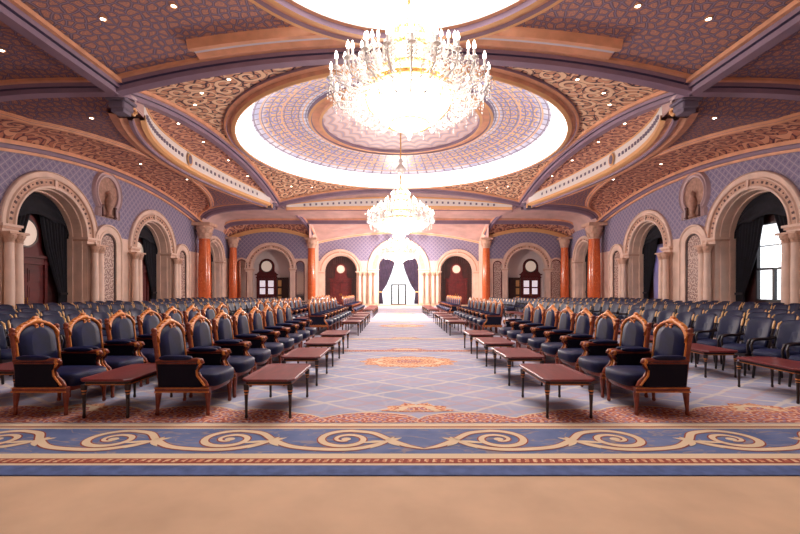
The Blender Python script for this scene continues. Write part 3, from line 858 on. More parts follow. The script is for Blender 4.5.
# broad gilt band on the near side of the first transverse rib
trim_n[0] += 1
mb = MB(); mb.sweep([(x, Y1-.95, nave_x(x)) for x in lin_s(-6.8, 6.8, 32)], [(-.5, .05), (-.5, -.12), (-.3, -.16), (-.1, -.1), (.12, -.1), (.16, -.2), (.3, -.2), (.34, -.3), (.48, -.3), (.5, .05)], [0, 0, 0, 2, 1, 1, 0, 0, 0])
struct(mb.build('trim_%d' % trim_n[0], [M['orange'], M['gold'], M['pale']]))
# lens shaped drums beside the dome bay
def drum(P, label, n=40, dots=True):
    trim_n[0] += 1
    mb = MB()
    mb.loft([[P(-1+2*k/n, j) for k in range(n+1)] for j in (0, 1)], 0, closed=False)
    return mb
for sx in (-1, 1):
    trim_n[0] += 1
    mb = MB(); n = 44
    def FP(t, z, off=0): return (sx*(NX+lens_w(t)-off), YC+LH*t, z)
    for a, b, o, mi in ((0, .07, .06, 1), (.07, .93, 0, 0), (.93, 1, .06, 1)):
        rings = []
        for q, oo in ((a, 0), (a, o), (b, o), (b, 0)):
            rings.append([FP(-1+2*k/n, zbot(-1+2*k/n)+(ztop(-1+2*k/n)-zbot(-1+2*k/n))*q, oo) for k in range(n+1)])
        mb.loft(rings, mi, closed=False)
    for k in range(-17, 18):
        if abs(k) < 2: continue
        t = k/20; zc = (zbot(t)*.5+ztop(t)*.5); h = .085
        x, y, _ = FP(t, 0, .03)
        mb.box(min(x-.02, x+.02), max(x-.02, x+.02), y-.075, y+.075, zc-h, zc+h, 2)
    x, y, _ = FP(0, 0, .05)
    mb.add([(x-sx*.04, y+.3*math.cos(a), 9.1+.36*math.sin(a)) for a in lin_s(0, 2*PI, 20)[:-1]], [tuple(range(20))], 1)
    mb.add([(x-sx*.06, y+.2*math.cos(a), 9.1+.26*math.sin(a)) for a in lin_s(0, 2*PI, 20)[:-1]], [tuple(range(20))], 2)
    struct(mb.build('trim_%d' % trim_n[0], [M['white'], M['gold'], M['greybox']]))
    # stepped terracotta mouldings outside the drum
    trim_n[0] += 1
    mb = MB()
    pts = [FP(t, zbot(t)+.02) for t in lin_s(-1, 1, 44)]
    mb.sweep(pts, [(sx*q[0], q[1]) for q in ((-.05, .0), (-.05, -.14), (.12, -.2), (.16, -.12), (.34, -.16), (.38, -.26), (.52, -.26), (.56, -.18), (.8, -.24), (.86, -.2), (.9, -.1), (1.15, -.12), (1.2, .05))], [1, 1, 0, 0, 2, 2, 0, 0, 0, 0, 0, 0])
    struct(mb.build('trim_%d' % trim_n[0], [M['orange'], M['gold'], M['purple']]))
# transverse drum of the end bay
trim_n[0] += 1
mb = MB(); n = 44
def FE(u, q, off=0):
    x = 9.2*u; zb = 8.6-.35*u*u; zt = 9.5-1.0*u*u
    return (x, arc_y(x)-off, zb+(zt-zb)*q)
for a, b, o, mi in ((0, .14, .06, 1), (.14, .86, 0, 0), (.86, 1, .06, 1)):
    mb.loft([[FE(-1+2*k/n, q, oo) for k in range(n+1)] for q, oo in ((a, 0), (a, o), (b, o), (b, 0))], mi, closed=False)
for k in range(-17, 18):
    x, y, z = FE(k/20, .5, .03); mb.box(x-.075, x+.075, y-.02, y+.02, z-.085, z+.085, 2)
struct(mb.build('trim_%d' % trim_n[0], [M['white'], M['gold'], M['greybox']]))
trim_n[0] += 1
mb = MB(); mb.sweep([(9.2*u, arc_y(9.2*u), 8.6-.35*u*u) for u in lin_s(-1, 1, 40)], [(.05, 0), (.05, -.14), (-.12, -.2), (-.3, -.14), (-.36, -.24), (-.55, -.22), (-.6, .05)], [1, 0, 0, 2, 0, 0])
struct(mb.build('trim_%d' % trim_n[0], [M['orange'], M['gold'], M['purple']]))
# corbels under the rib crossings
for sx in (-1, 1):
    for Y, g in ((Y1, 1), (Y2, -1)):
        t = thing('corbel', 'grey moulded corbel with gilt scroll hanging under the %s %s rib crossing' % ('near' if g > 0 else 'far', side_word[sx]), 'corbel', (sx*(NX+.25), Y+g*.75, 8.05), 0, 'corbels at the rib crossings')
        mb = MB(); mb.bbox(-.28, .28, -.3, .3, -.0, .26, .04); mb.bbox(-.36, .36, -.38, .38, .26, .38, .03); mb.box(-.22, .22, -.22, .22, -.12, 0); mb.build('bracket', [M['greybox']], t)
        for e in (-.2, .2):
            mb = MB(); mb.tube([(e, g*(.4+.16*math.cos(a)*(1-a/9)), .1+.2*math.sin(a)*(1-a/9)) for a in lin_s(0, 7, 22)], .05, 6)
            mb.build('scroll', [M['gold']], t)
        mb = MB(); mb.lathe([(.42, .42), (.5, .5), (.36, .62), (.44, .7)], n=14); mb.build('neck', [M['pale_s']], t)
index_kids()

# the great dome -------------------------------------------------------
def lathe_obj(prof, c, mats, name, n=96, segm=None):
    mb = MB()
    for i in range(len(prof)-1):
        mb.lathe([prof[i], prof[i+1]], c, n, segm[i] if segm else 0, True)
    return struct(mb.build(name, mats))
lathe_obj([(9.55, 9.86), (9.5, 9.7), (9.38, 9.66), (9.34, 9.74), (9.2, 9.74), (9.15, 9.6), (9.02, 9.56), (8.95, 9.56), (8.95, 9.66)], (0, YC, 0), [M['orange'], M['gold'], M['purple']], 'trim_%d' % (trim_n[0]+1), segm=[2, 0, 2, 0, 0, 1, 1, 0]); trim_n[0] += 1
M['cove'] = mat('lit_cove', (255, 250, 248), .6, emit=(255, 248, 250), estr=2.4)
lathe_obj([(8.95, 9.64), (8.75, 9.9), (8.2, 10.5)], (0, YC, 0), [M['cove']], 'ceiling_cove')
# backlit stained glass
m, nt, b = pbsdf('dome_stained_glass'); N = Nodes(nt)
o = N.sep(N.obj()); yy = N.math('SUBTRACT', o[1], YC)
rad = N.math('SQRT', N.math('ADD', N.math('MULTIPLY', o[0], o[0]), N.math('MULTIPLY', yy, yy)))
th = N.math('ARCTAN2', yy, o[0])
def lines(x, k, w):
    f = N.math('ABSOLUTE', N.math('SUBTRACT', N.math('FRACT', N.math('MULTIPLY', x, k)), .5))
    return N.ramp01(f, .5-w, .5-w*.5)
sp_ = lines(th, 72/(2*PI), .1); rg = lines(rad, 2.6, .1)
rg2 = lines(rad, .9, .05)
# flower band
pol = N.comb(N.math('MULTIPLY', th, 36/(2*PI)), N.math('MULTIPLY', rad, 1.6), 0)
v = N.voro(N.noisev(pol, 1.5, .3), 1.0, 'F1', .3)
loc = N.sep(N.vmath('SUBTRACT', pol, v.outputs['Position']))
fl = N.math('SINE', N.math('ADD', N.math('MULTIPLY', v.outputs['Distance'], 20), N.math('MULTIPLY', N.math('ARCTAN2', loc[1], loc[0]), 2)))
flm = N.ramp01(fl, -.1, .4)
cb = N.mixc(N.ramp01(N.noise(pol, 1.3, 1), .35, .6), lin((176, 178, 204)), lin((212, 210, 220)))
c1 = N.mixc(flm, lin((216, 178, 130)), lin((142, 142, 190)))
band = N.math('MULTIPLY', N.ramp01(rad, 5.6, 5.8), N.math('SUBTRACT', 1, N.ramp01(rad, 7.5, 7.7), clamp=True))
c = N.mixc(band, cb, c1)
c = N.mixc(N.math('MAXIMUM', sp_, rg), c, lin((130, 120, 138)))
c = N.mixc(rg2, c, lin((214, 172, 136)))
N.link(c, b.inputs['Base Color']); N.link(c, b.inputs['Emission Color']); b.inputs['Emission Strength'].default_value = .42; b.inputs['Roughness'].default_value = .25
M['dome'] = m
lathe_obj([(8.2, 10.5), (7.6, 10.72), (6.8, 10.92), (6.0, 11.08), (5.3, 11.18)], (0, YC, 0), [M['dome']], 'ceiling_dome_glass')
lathe_obj([(5.3, 11.18), (5.25, 11.02), (5.1, 11.0), (5.05, 11.08), (4.7, 11.08), (4.65, 10.98), (4.5, 10.98), (4.45, 11.15)], (0, YC, 0), [M['orange'], M['gold'], M['purple']], 'trim_%d' % (trim_n[0]+1), segm=[2, 1, 2, 0, 0, 1, 2]); trim_n[0] += 1
# central painted disc
m, nt, b = pbsdf('dome_centre_plaster'); N = Nodes(nt)
o = N.sep(N.obj()); yy = N.math('SUBTRACT', o[1], YC)
rad = N.math('SQRT', N.math('ADD', N.math('MULTIPLY', o[0], o[0]), N.math('MULTIPLY', yy, yy))); th = N.math('ARCTAN2', yy, o[0])
pet = N.math('SINE', N.math('ADD', N.math('MULTIPLY', rad, 11), N.math('MULTIPLY', N.math('ABSOLUTE', N.math('SINE', N.math('MULTIPLY', th, 12))), 3)))
c = N.mixc(N.ramp01(pet, -.3, .3), lin((240, 222, 224)), lin((226, 192, 180)))
c = N.mixc(N.ramp01(pet, .6, .9), c, lin((196, 184, 206)))
N.link(c, b.inputs['Base Color']); b.inputs['Roughness'].default_value = .5
lathe_obj([(4.45, 11.15), (3.2, 11.35), (1.6, 11.5), (.01, 11.55)], (0, YC, 0), [m], 'ceiling_dome_centre')
# near skylight over the first chandelier
lathe_obj([(5.2, 9.62), (5.15, 9.42), (5.0, 9.4), (4.95, 9.5), (4.75, 9.5), (4.7, 9.38), (4.5, 9.36), (4.45, 9.5), (4.3, 9.5), (4.28, 9.7)], (0, 8.5, 0), [M['orange'], M['gold'], M['purple'], M['white']], 'trim_%d' % (trim_n[0]+1), segm=[0, 1, 2, 0, 0, 1, 2, 0, 3]); trim_n[0] += 1
M['skylight'] = mat('bright_skylight', (255, 255, 255), .6, emit=(255, 250, 246), estr=4.5)
lathe_obj([(4.28, 9.7), (4.1, 10.2), (3.6, 10.7)], (0, 8.5, 0), [M['cove']], 'ceiling_skylight_cove', 64)
lathe_obj([(3.6, 10.7), (2.2, 11.0), (.01, 11.15)], (0, 8.5, 0), [M['skylight']], 'ceiling_skylight', 64)

# downlights ------------------------------------------------------------
M['lamp'] = mat('downlight_lens', (255, 250, 240), .5, emit=(255, 244, 228), estr=18)
def ceil_z(x, y):
    a = abs(x)
    if a < NX:
        if y < Y1: return nave_x(x)
        if y < Y2:
            th = math.atan2(y-YC, x); bx, by = ray_rect(0, YC, th, -NX, NX, Y1, Y2); rb = math.hypot(bx, by-YC); r = math.hypot(x, y-YC)
            f = (r-9.45)/(rb-9.45); return DZ*(1-f)+bz(bx, by)*f
        return 8.6+(8.05-8.6)*(y-35.6)/(YR-35.6)
    if y < Y1: return aisle_z(0, (a-NX)/(W-NX), ZN, side_top(y))
    if y < Y2:
        xi = xin(y); t = (y-YC)/LH
        if a < xi: v = (a-NX)/(xi-NX); return ribz((y-YC)/HY)*(1-v)+ztop(t)*v
        return aisle_z(y, (a-xi)/(W-xi), zin(y), side_top(y))
    return 7.9
spots = []
for x in (4.5, 6.4, 8.35, 2.6):
    for y in (11.5,): spots.append((x, y, 'near nave ceiling'))
for x, y in ((11.9, 12.3), (13.6, 12.9)): spots.append((x, y, 'near aisle vault'))
for x, y in ((12.1, 16.2), (12.0, 18.0), (13.4, 20.4), (14.6, 23.4), (13.6, 26.6)): spots.append((x, y, 'side vault'))
for x, y in ((10.7, 20.0), (10.9, 23.0), (10.8, 26.2), (10.6, 29.0)): spots.append((x, y, 'recess beside the dome'))
for x, y in ((8.0, 16.6), (8.9, 17.9), (6.6, 15.8), (8.2, 31.6), (6.8, 32.4)): spots.append((x, y, 'dome corner scrollwork'))
for x, y in ((3, 37), (6, 37)): spots.append((x, y, 'plain vault before the end wall'))
dl = thing('ceiling_light', '', 'ceiling light', (0, 0, 0), 0, 'recessed downlights')
mb = MB(); mb.lathe([(.09, .02), (.10, -.03), (.07, -.035), (.065, -.01)], n=16); mb.build('trim_ring', [M['gold']], dl)
mb = MB(); mb.lathe([(.065, -.02), (.04, -.035), (.001, -.04)], n=16); mb.build('lens', [M['lamp']], dl)
index_kids(); fst = True
for i, (x, y, wh) in enumerate(spots):
    for sx in (-1, 1):
        same = [q for q in spots if q[2] == wh]; k = sorted(same, key=lambda q: (q[1], q[0])).index((x, y, wh))+1
        lab = 'small round downlight, %s, %s side, %s nearest of these' % (wh, side_word[sx], ORD[k])
        z = ceil_z(sx*x, y)
        if fst: dl.location = (sx*x, y, z); dl['label'] = lab; fst = False
        else: dup(dl, (sx*x, y, z), 0, lab, 'recessed downlights')
# floor
mb = MB(); mb.add([(-W-1.2, Y0, 0), (W+1.2, Y0, 0), (W+1.2, YE+.9, 0), (-W-1.2, YE+.9, 0)], [(0, 1, 2, 3)], 0)
M['floor'] = mat('beige_carpet_floor', (202, 168, 138), .85, var=.04, vscale=2)
struct(mb.build('floor', [M['floor']]))
# ---------------------------------------------------------------- chandeliers (origin: bottom tip)
M['bowl'] = mat('glowing_frosted_bowl', (255, 250, 240), .4, emit=(255, 236, 214), estr=11)
M['bowl2'] = mat('glowing_crystal_core', (255, 246, 232), .4, emit=(255, 232, 206), estr=6)
M['flame'] = mat('candle_bulb', (255, 250, 240), .4, emit=(255, 238, 220), estr=18)
m, nt, b = pbsdf('cut_crystal'); b.inputs['Base Color'].default_value = (1, .97, .96, 1); b.inputs['Roughness'].default_value = .12
b.inputs['Transmission Weight'].default_value = .35; b.inputs['IOR'].default_value = 1.5; b.inputs['Specular IOR Level'].default_value = .8
M['crystal'] = m
M['chgold'] = mat('chandelier_gold', (250, 200, 120), .25, .8)
ch = thing('chandelier', '', 'chandelier', (0, 0, 0), 0, 'tiered crystal chandeliers down the nave')
CHH = 2.6
mb = MB()
mb.lathe([(.04, .05), (.10, .07), (.30, .12), (.56, .26), (.76, .44), (.85, .62), (.83, .74), (.77, .82)], n=40)
mb.build('bowl', M['bowl'], ch)
mb = MB(); mb.lathe([(.78, .81), (.88, .83), (.90, .88), (.84, .92), (.76, .92)], n=40); mb.lathe([(.40, .155), (.43, .15), (.42, .19), (.39, .18)], n=32)
for k in range(16):
    a = 2*PI*k/16; q = [(.86, .84), (.875, .68), (.80, .47), (.58, .25)]
    if k % 2 == 0: mb.tube([(r*math.cos(a)*1.02, r*math.sin(a)*1.02, z) for r, z in q], .014, 5)
mb.build('bowl_rim', M['chgold'], ch)
mb = MB(); mb.lathe([(.76, .92), (.68, 1.02), (.6, 1.12), (.54, 1.18)], n=36); mb.build('upper_drum', M['bowl2'], ch)
mb = MB(); mb.lathe([(.52, 1.17), (.61, 1.19), (.62, 1.24), (.54, 1.27)], n=36)
for k in range(12):
    a = 2*PI*k/12; mb.tube([(.79*math.cos(a), .79*math.sin(a), .91), (.71*math.cos(a), .71*math.sin(a), 1.03), (.58*math.cos(a), .58*math.sin(a), 1.18)], .014, 5)
mb.build('drum_band', M['chgold'], ch)
mb = MB(); mb.lathe([(.5, 1.26), (.4, 1.36), (.28, 1.55), (.24, 1.8), (.3, 1.9), (.2, 2.02), (.14, 2.2)], n=24); mb.build('crystal_core', M['bowl2'], ch)
mb = MB(); mb.lathe([(.36, 1.7), (.42, 1.72), (.42, 1.76), (.36, 1.78)], n=24); mb.lathe([(.26, 2.02), (.33, 2.04), (.33, 2.08), (.26, 2.1)], n=24)
mb.lathe([(.03, 2.1), (.05, 2.4), (.03, 2.8), (.07, 2.9), (.03, 3.0), (.03, 3.6), (.06, 3.7), (.03, 3.8), (.03, 6.6)], n=10)
mb.build('stem', M['chgold'], ch)
# openwork crown basket
mb = MB()
for k in range(12):
    a = 2*PI*k/12
    mb.tube([(r*math.cos(a), r*math.sin(a), z) for r, z in ((.26, 2.06), (.36, 2.16), (.38, 2.3), (.30, 2.44), (.15, 2.53), (.04, 2.55))], .018, 5)
mb.lathe([(.34, 2.16), (.38, 2.18), (.35, 2.22)], n=24)
mb.build('crown_basket', M['crystal'], ch)
def oct_(mb, p, r, h, mi=0):
    x, y, z = p
    mb.add([(x+r, y, z), (x, y+r, z), (x-r, y, z), (x, y-r, z), (x, y, z+h*.5), (x, y, z-h)], [(0, 1, 4), (1, 2, 4), (2, 3, 4), (3, 0, 4), (1, 0, 5), (2, 1, 5), (3, 2, 5), (0, 3, 5)], mi)
tiers = [(1.6, 1.02, 24, .72), (1.34, 1.22, 20, .88), (1.02, 1.46, 16, 1.15), (.72, 1.7, 12, 1.4), (.44, 1.98, 10, 1.7)]
tm = {}
for ti, (R_, zc, n, z0) in enumerate(tiers):
    am = MB(); r0 = .3
    pts = [(r0, 0, z0+.25), (r0+(R_-r0)*.3, 0, z0+.12), (r0+(R_-r0)*.62, 0, zc-.42), (R_-.1, 0, zc-.36), (R_, 0, zc-.22), (R_, 0, zc-.1)]
    am.tube(pts, [.022, .02, .018, .016, .016, .016], 6)
    am.lathe([(.02, zc-.14), (.085, zc-.10), (.07, zc-.08), (.03, zc-.06)], (R_, 0, 0), 8)
    cn = MB(); cn.lathe([(.026, zc-.08), (.024, zc+.06)], (R_, 0, 0), 8)
    bu = MB(); bu.lathe([(.016, zc+.06), (.035, zc+.10), (.026, zc+.16), (.002, zc+.22)], (R_, 0, 0), 8)
    dr = MB()
    for k in range(5):
        a = 2*PI*k/5
        for j in range(3): oct_(dr, (R_+.085*math.cos(a), .085*math.sin(a), zc-.16-.07*j), .016+.004*j, .035)
    for j in range(7):
        f = (j+.5)/7; x = r0+(R_-r0)*f; z = z0+.1+(zc-.42-z0-.1)*f
        for q in range(3): oct_(dr, (x, 0, z-.06-.07*q), .018, .04)
    arm = am.build('arm', M['crystal'], ch); can = cn.build('candle', M['white'], arm); blb = bu.build('bulb', M['flame'], arm); dp = dr.build('crystal_drops', M['crystal'], arm)
    dp['kind'] = 'stuff'
    for k in range(1, n):
        a = 2*PI*k/n
        c = arm.copy(); COL.objects.link(c); c.parent = ch; c.rotation_euler = (0, 0, a)
        for q in (can, blb, dp): d = q.copy(); COL.objects.link(d); d.parent = c
# hanging crystal garlands
mb = MB()
rnd = random.Random(3)
for (r1, z1, r2, z2, n, sag) in ((1.58, .85, 1.1, .62, 44, .18), (1.32, 1.05, .95, .95, 36, .2), (1.02, 1.25, .62, 1.2, 30, .25), (.74, 1.45, .5, 1.7, 24, .2), (.5, 1.7, .32, 2.05, 18, .1)):
    for k in range(n):
        a = 2*PI*k/n
        for j in range(12):
            f = j/11; r = r1+(r2-r1)*f; z = z1+(z2-z1)*f-sag*math.sin(PI*f)
            oct_(mb, (r*math.cos(a), r*math.sin(a), z), .018, .035)
for k in range(0):                           # fringe below the bowl rim
    a = 2*PI*k/70
    for j in range(5): oct_(mb, (.92*math.cos(a), .92*math.sin(a), .82-.07*j), .018, .04)
for k in range(24):
    a = 2*PI*k/24
    for j in range(8):
        f = j/7; r = 1.35-.4*f; z = .62-.2*f-.12*math.sin(PI*f)
        oct_(mb, (r*math.cos(a), r*math.sin(a), z), .022, .05)
for k in range(10):
    a = 2*PI*k/10; oct_(mb, (.05*math.cos(a), .05*math.sin(a), -.02), .02, .06)
oct_(mb, (0, 0, -.05), .05, .12)
g = mb.build('crystal_garlands', M['crystal'], ch); g['kind'] = 'stuff'
# upper crown lights along the stem
mb = MB(); mb.lathe([(.03, 3.05), (.2, 3.15), (.26, 3.3), (.16, 3.45), (.05, 3.6), (.12, 3.7), (.05, 3.85)], n=16); mb.build('stem_lustre', M['crystal'], ch)
index_kids()
ch.location = (0, 8.6, EYE+3.24)
ch['label'] = 'huge crystal chandelier nearest the camera with glowing bowl, under the near skylight'
dup(ch, (0, YC, EYE+3.1), 0, 'middle crystal chandelier hanging below the great stained glass dome', None, (1.18,)*3)
dup(ch, (0, 38.6, EYE+2.45), 0, 'farthest and lowest chandelier in front of the curtained end arch', None, (1.2,)*3)
# ---------------------------------------------------------------- gilded armchair, facing +x, origin on the floor
G1 = 'carved navy armchairs beside the aisle'
ac = thing('armchair', '', 'armchair', (0, 0, 0), 0, G1)
def leg_mb(x, y, splay=0):
    mb = MB()
    prof = [(.020, 0), (.026, .02), (.019, .05), (.024, .12), (.034, .23), (.038, .26), (.030, .28), (.036, .30)]
    rings = []
    for r, z in prof:
        dx = splay*(1-z/.3)
        rings.append([(x+dx+r*math.cos(2*PI*k/8+PI/8), y+r*math.sin(2*PI*k/8+PI/8), z) for k in range(8)])
    mb.loft(rings, 0, True, True)
    return mb
for x, y, s_ in ((.29, .33, .0), (.29, -.33, .0), (-.31, .33, -.02), (-.31, -.33, -.02)): leg_mb(x, y, s_).build('leg', M['chairwood'], ac)
mb = MB()
for sy in (-1, 1): mb.bbox(-.34, .32, min(sy*.30, sy*.37), max(sy*.30, sy*.37), .28, .345, .008)
mb.bbox(-.345, -.28, -.34, .34, .28, .345, .008)
fr = [(.30+.05*math.cos(PI*u/2*1.0)*0+.06*(1-u*u), .33*u) for u in lin_s(-1, 1, 14)]
mb.loft([[(x-.06, y, .28), (x, y, .285), (x+.005, y, .31), (x, y, .345), (x-.06, y, .345)] for x, y in fr], 0, True, False, True)
for sy in (-1, 1): mb.tube([(-.34, sy*.374, .29), (.32, sy*.374, .29)], .009, 6, 1); mb.tube([(-.34, sy*.374, .338), (.32, sy*.374, .338)], .007, 6, 1)
mb.build('seat_rail', [M['chairwood'], M['gilt']], ac)
mb = MB(); mb.pillow((.045, 0, .41), (.66, .62, .17), .24, 0, 28, 8, None, lambda p: Vector((p.x+(.04*(1-(p.y/.31)**2) if p.x > 0 else 0), p.y, p.z+(.03*(1-(p.x/.33)**2)*(1-(p.y/.31)**2) if p.z > 0 else 0))))
mb.build('seat_cushion', M['navy'], ac)
# back: plane leaning backwards; local (y across, h up)
def BK(y, h, o=0): return (-.285 - .10*(h-.34)/.8 + o, y, h)
def arch_in(k=0):
    p = [(-.285-k, .50), (-.29-k, .75)] + [(-(.292+k)*math.cos(a), .87+(.212+k)*max(0, math.sin(a))**.8) for a in lin_s(0, PI, 18)] + [(.29+k, .75), (.285+k, .50)]
    return p
mb = MB(); rings = []
for k, o in ((.0, -.05), (.0, .0), (-.03, .035), (-.09, .055), (-.16, .062)):
    rings.append([BK(y*(1+k/.27*.9), .5+(h-.5)*(1+k*1.4) + (-k*.5), o) for y, h in arch_in()])
mb.loft(rings, 0, True, True)
mb.build('backrest', M['navy'], ac)
def crest_out(i, n):                          # outer line of the crest, ogee with a raised centre
    u = -1+2*i/n; y = .33*u; h = .965+.155*(1-abs(u)**2.8)+.04*math.exp(-(u/.2)**2)
    return y, h
mb = MB(); n = 32; rings = []
for o in (-.035, .03):
    pass
ins, outs = [], []
for i in range(n+1):
    a = PI*i/n; ins.append((-(.292)*math.cos(a), .87+.212*max(0, math.sin(a))**.8))
    outs.append(crest_out(i, n))
for i in range(n+1):
    (y0, h0), (y1, h1) = ins[i], outs[i]
    ym, hm = (y0*.45+y1*.55), (h0*.45+h1*.55)
    rings.append([BK(y0, h0, -.04), BK(y0, h0, .035), BK(ym, hm, .05), BK(y1, h1, .04), BK(y1, h1+.004, -.02), BK(ym, hm, -.045)])
mb.loft(rings, 0, True, True, True)
for k in range(-4, 5):                        # carved leaves along the crest
    i = int(n/2+k*3.3); y, h = outs[i]; mb.pillow(BK(y, h-.005, .02), (.045, .06, .03), .8, 0, 8, 4)
mb.pillow(BK(0, 1.16, .015), (.05, .09, .06), .8, 0, 10, 5)
for sy in (-1, 1): mb.tube([BK(sy*(.05+.03*a*math.cos(a)*.3), 1.06+.02*math.sin(a), .055) for a in lin_s(0, 5, 12)], .012, 5)
mb.build('crest_rail', M['gilt'], ac)
for sy in (-1, 1):
    mb = MB(); mb.tube([BK(sy*.335, h, 0) for h in (.30, .5, .7, .86, .98)], [.027, .024, .022, .024, .026], 8, 0)
    mb.lathe([(.034, -.01), (.042, .0), (.03, .015), (.028, .035), (.036, .05), (.026, .075), (.0, .085)], BK(sy*.335, .98), 10)
    mb.tube([BK(sy*.312, h, .02) for h in (.5, .65, .8, .88)], .012, 6, 1)
    mb.build('back_post', [M['chairwood'], M['gilt']], ac)
mb = MB(); mb.tube([BK(y, .485, .005) for y in lin_s(-.33, .33, 6)], .024, 8); mb.build('back_lower_rail', M['chairwood'], ac)
for sy in (-1, 1):
    y = sy*.355
    am = MB()
    path = [(-.33, y, .66), (-.2, y, .665), (0, y, .665), (.16, y, .675), (.22, y, .668), (.235, y, .64), (.215, y, .605), (.185, y, .57), (.18, y, .52), (.21, y, .46), (.265, y, .41), (.29, y, .35)]
    am.tube(path, [.019, .019, .021, .026, .029, .028, .024, .022, .022, .024, .026, .028], 8, 0, flat=1.0)
    am.lathe([(.0, -.035), (.03, -.03), (.036, 0), (.03, .03), (0, .035)], (.205, y, .655), 10, 1)
    arm = am.build('armrest', [M['chairwood'], M['gilt']], ac)
    ap = MB(); ap.pillow((-.09, y, .70), (.40, .085, .06), .5, 0, 14, 6); ap.build('arm_pad', M['navy'], arm)
    sc = MB(); sc.tube([(.23, y+sy*.03, .64), (.205, y+sy*.034, .6), (.178, y+sy*.034, .55), (.185, y+sy*.034, .49), (.23, y+sy*.034, .43), (.275, y+sy*.034, .37)], .013, 6); sc.build('arm_carving', M['gilt'], arm)
    sp_ = MB(); q = [(-.29, .35), (.22, .35), (.2, .42), (.165, .48), (.15, .55), (.165, .6), (.18, .64), (-.31, .64)]
    sp_.loft([[(a, y-sy*.02, b_) for a, b_ in q], [(a, y+sy*.016, b_) for a, b_ in q]], 0); sp_.add([(a, y+sy*.016, b_) for a, b_ in q], [tuple(range(len(q)))]); sp_.add([(a, y-sy*.02, b_) for a, b_ in q], [tuple(range(len(q)))])
    sp_.build('side_panel', M['navy2'], ac)
    tr_ = MB(); tr_.tube([(-.30, y+sy*.018, .635), (.17, y+sy*.018, .635)], .010, 6); tr_.build('panel_beading', M['chairwood'], ac)

# ---------------------------------------------------------------- plain chair, facing +x
pc = thing('conference_chair', '', 'chair', (0, 0, 0), 0, 'plain navy chairs in rows')
def PB(y, h, o=0): return (-.20-.17*(h-.4)/.6+o, y, h)
for x, y in ((.22, .24), (.22, -.24), (-.24, .24), (-.24, -.24)):
    mb = MB(); mb.tube([(x*1.08, y*1.03, 0), (x, y, .2), (x, y, .40)], [.018, .022, .026], 8); mb.build('leg', M['blackwood'], pc)
mb = MB(); mb.bbox(-.27, .25, -.27, .27, .34, .395, .01); mb.build('seat_frame', M['blackwood'], pc)
mb = MB(); mb.pillow((.01, 0, .44), (.56, .54, .13), .35, 0, 20, 6, None, lambda p: Vector((p.x, p.y, p.z+(.02*(1-(p.x/.28)**2) if p.z > 0 else 0)))); mb.build('seat', M['slate_dark'], pc)
mb = MB(); rings = []
def bo(k): # rounded shield back outline
    q = []
    for a in lin_s(0, 2*PI, 40)[:-1]:
        ca, sa = math.cos(a), math.sin(a)
        e = .38
        y = (.265-k)*math.copysign(abs(ca)**e, ca); h = .735+(.265-k)*math.copysign(abs(sa)**e, sa)
        h += .02*(1-(y/.27)**2) if sa > 0 else 0
        y *= 1 - .10*(1-(h-.47)/.53)
        q.append((y, h))
    return q
for k, o in ((.03, -.035), (.0, -.02), (.0, .02), (.03, .045), (.10, .058), (.2, .06)): rings.append([PB(y, h, o+.10*(y/.27)**2) for y, h in bo(k)])
mb.loft(rings, 0, True, True); mb.build('backrest', M['slate'], pc)
for sy in (-1, 1):
    mb = MB(); mb.tube([PB(sy*.255, .36, .03), PB(sy*.265, .6, .06), PB(sy*.285, .8, .085), PB(sy*.285, .93, .09)], [.02, .02, .018, .016], 8)
    mb.tube([PB(sy*.287, .84, .095), PB(sy*.283, .93, .10), PB(sy*.262, .975, .085)], [.019, .022, .014], 8, 1)
    mb.build('back_post', [M['blackwood'], M['lightwood']], pc)
    mb = MB(); mb.tube([PB(sy*.29, .70, .06), (-.1, sy*.30, .665), (.1, sy*.30, .66), (.2, sy*.30, .64), (.225, sy*.295, .56), (.21, sy*.28, .4)], [.018, .022, .024, .024, .02, .02], 8)
    arm = mb.build('armrest', M['blackwood'], pc)

# ---------------------------------------------------------------- low mahogany table, long side along y
tb = thing('coffee_table', '', 'table', (0, 0, 0), 0, 'low mahogany tables')
mb = MB(); hx, hy = .315, .54
def oc(k, c=.07): return [(-hx+c+k*.4, -hy+k), (hx-c-k*.4, -hy+k), (hx-k, -hy+c+k*.4), (hx-k, hy-c-k*.4), (hx-c-k*.4, hy-k), (-hx+c+k*.4, hy-k), (-hx+k, hy-c-k*.4), (-hx+k, -hy+c+k*.4)]
mb.loft([[(x, y, z) for x, y in oc(k)] for k, z in ((.02, .438), (0, .446), (0, .462), (.008, .47), (.05, .47), (.055, .467))], 0, True); mb.build('tabletop', M['mahog'], tb)
mb = MB(); mb.loft([[(x, y, z) for x, y in oc(.045)] for z in (.39, .438)], 0, True)
mb.loft([[(x, y, z) for x, y in oc(.04)] for z in (.395, .405)], 1, False)
mb.build('apron', [M['mahog_dark'], M['gilt']], tb)
lm = None
for x, y in ((.26, .48), (.26, -.48), (-.26, .48), (-.26, -.48)):
    mb = MB(); mb.lathe([(.014, 0), (.020, .015), (.015, .05), (.019, .2), (.024, .30), (.030, .31), (.022, .325), (.032, .34), (.034, .40)], (x, y, 0), 10, 0, cap=True)
    lg = mb.build('leg', M['mahog_dark'], tb)
    mb = MB(); mb.lathe([(.028, .318), (.033, .326), (.028, .334)], (x, y, 0), 10); mb.lathe([(.021, .283), (.027, .290), (.023, .297)], (x, y, 0), 10); mb.build('gilt_collar', M['gilt'], lg)

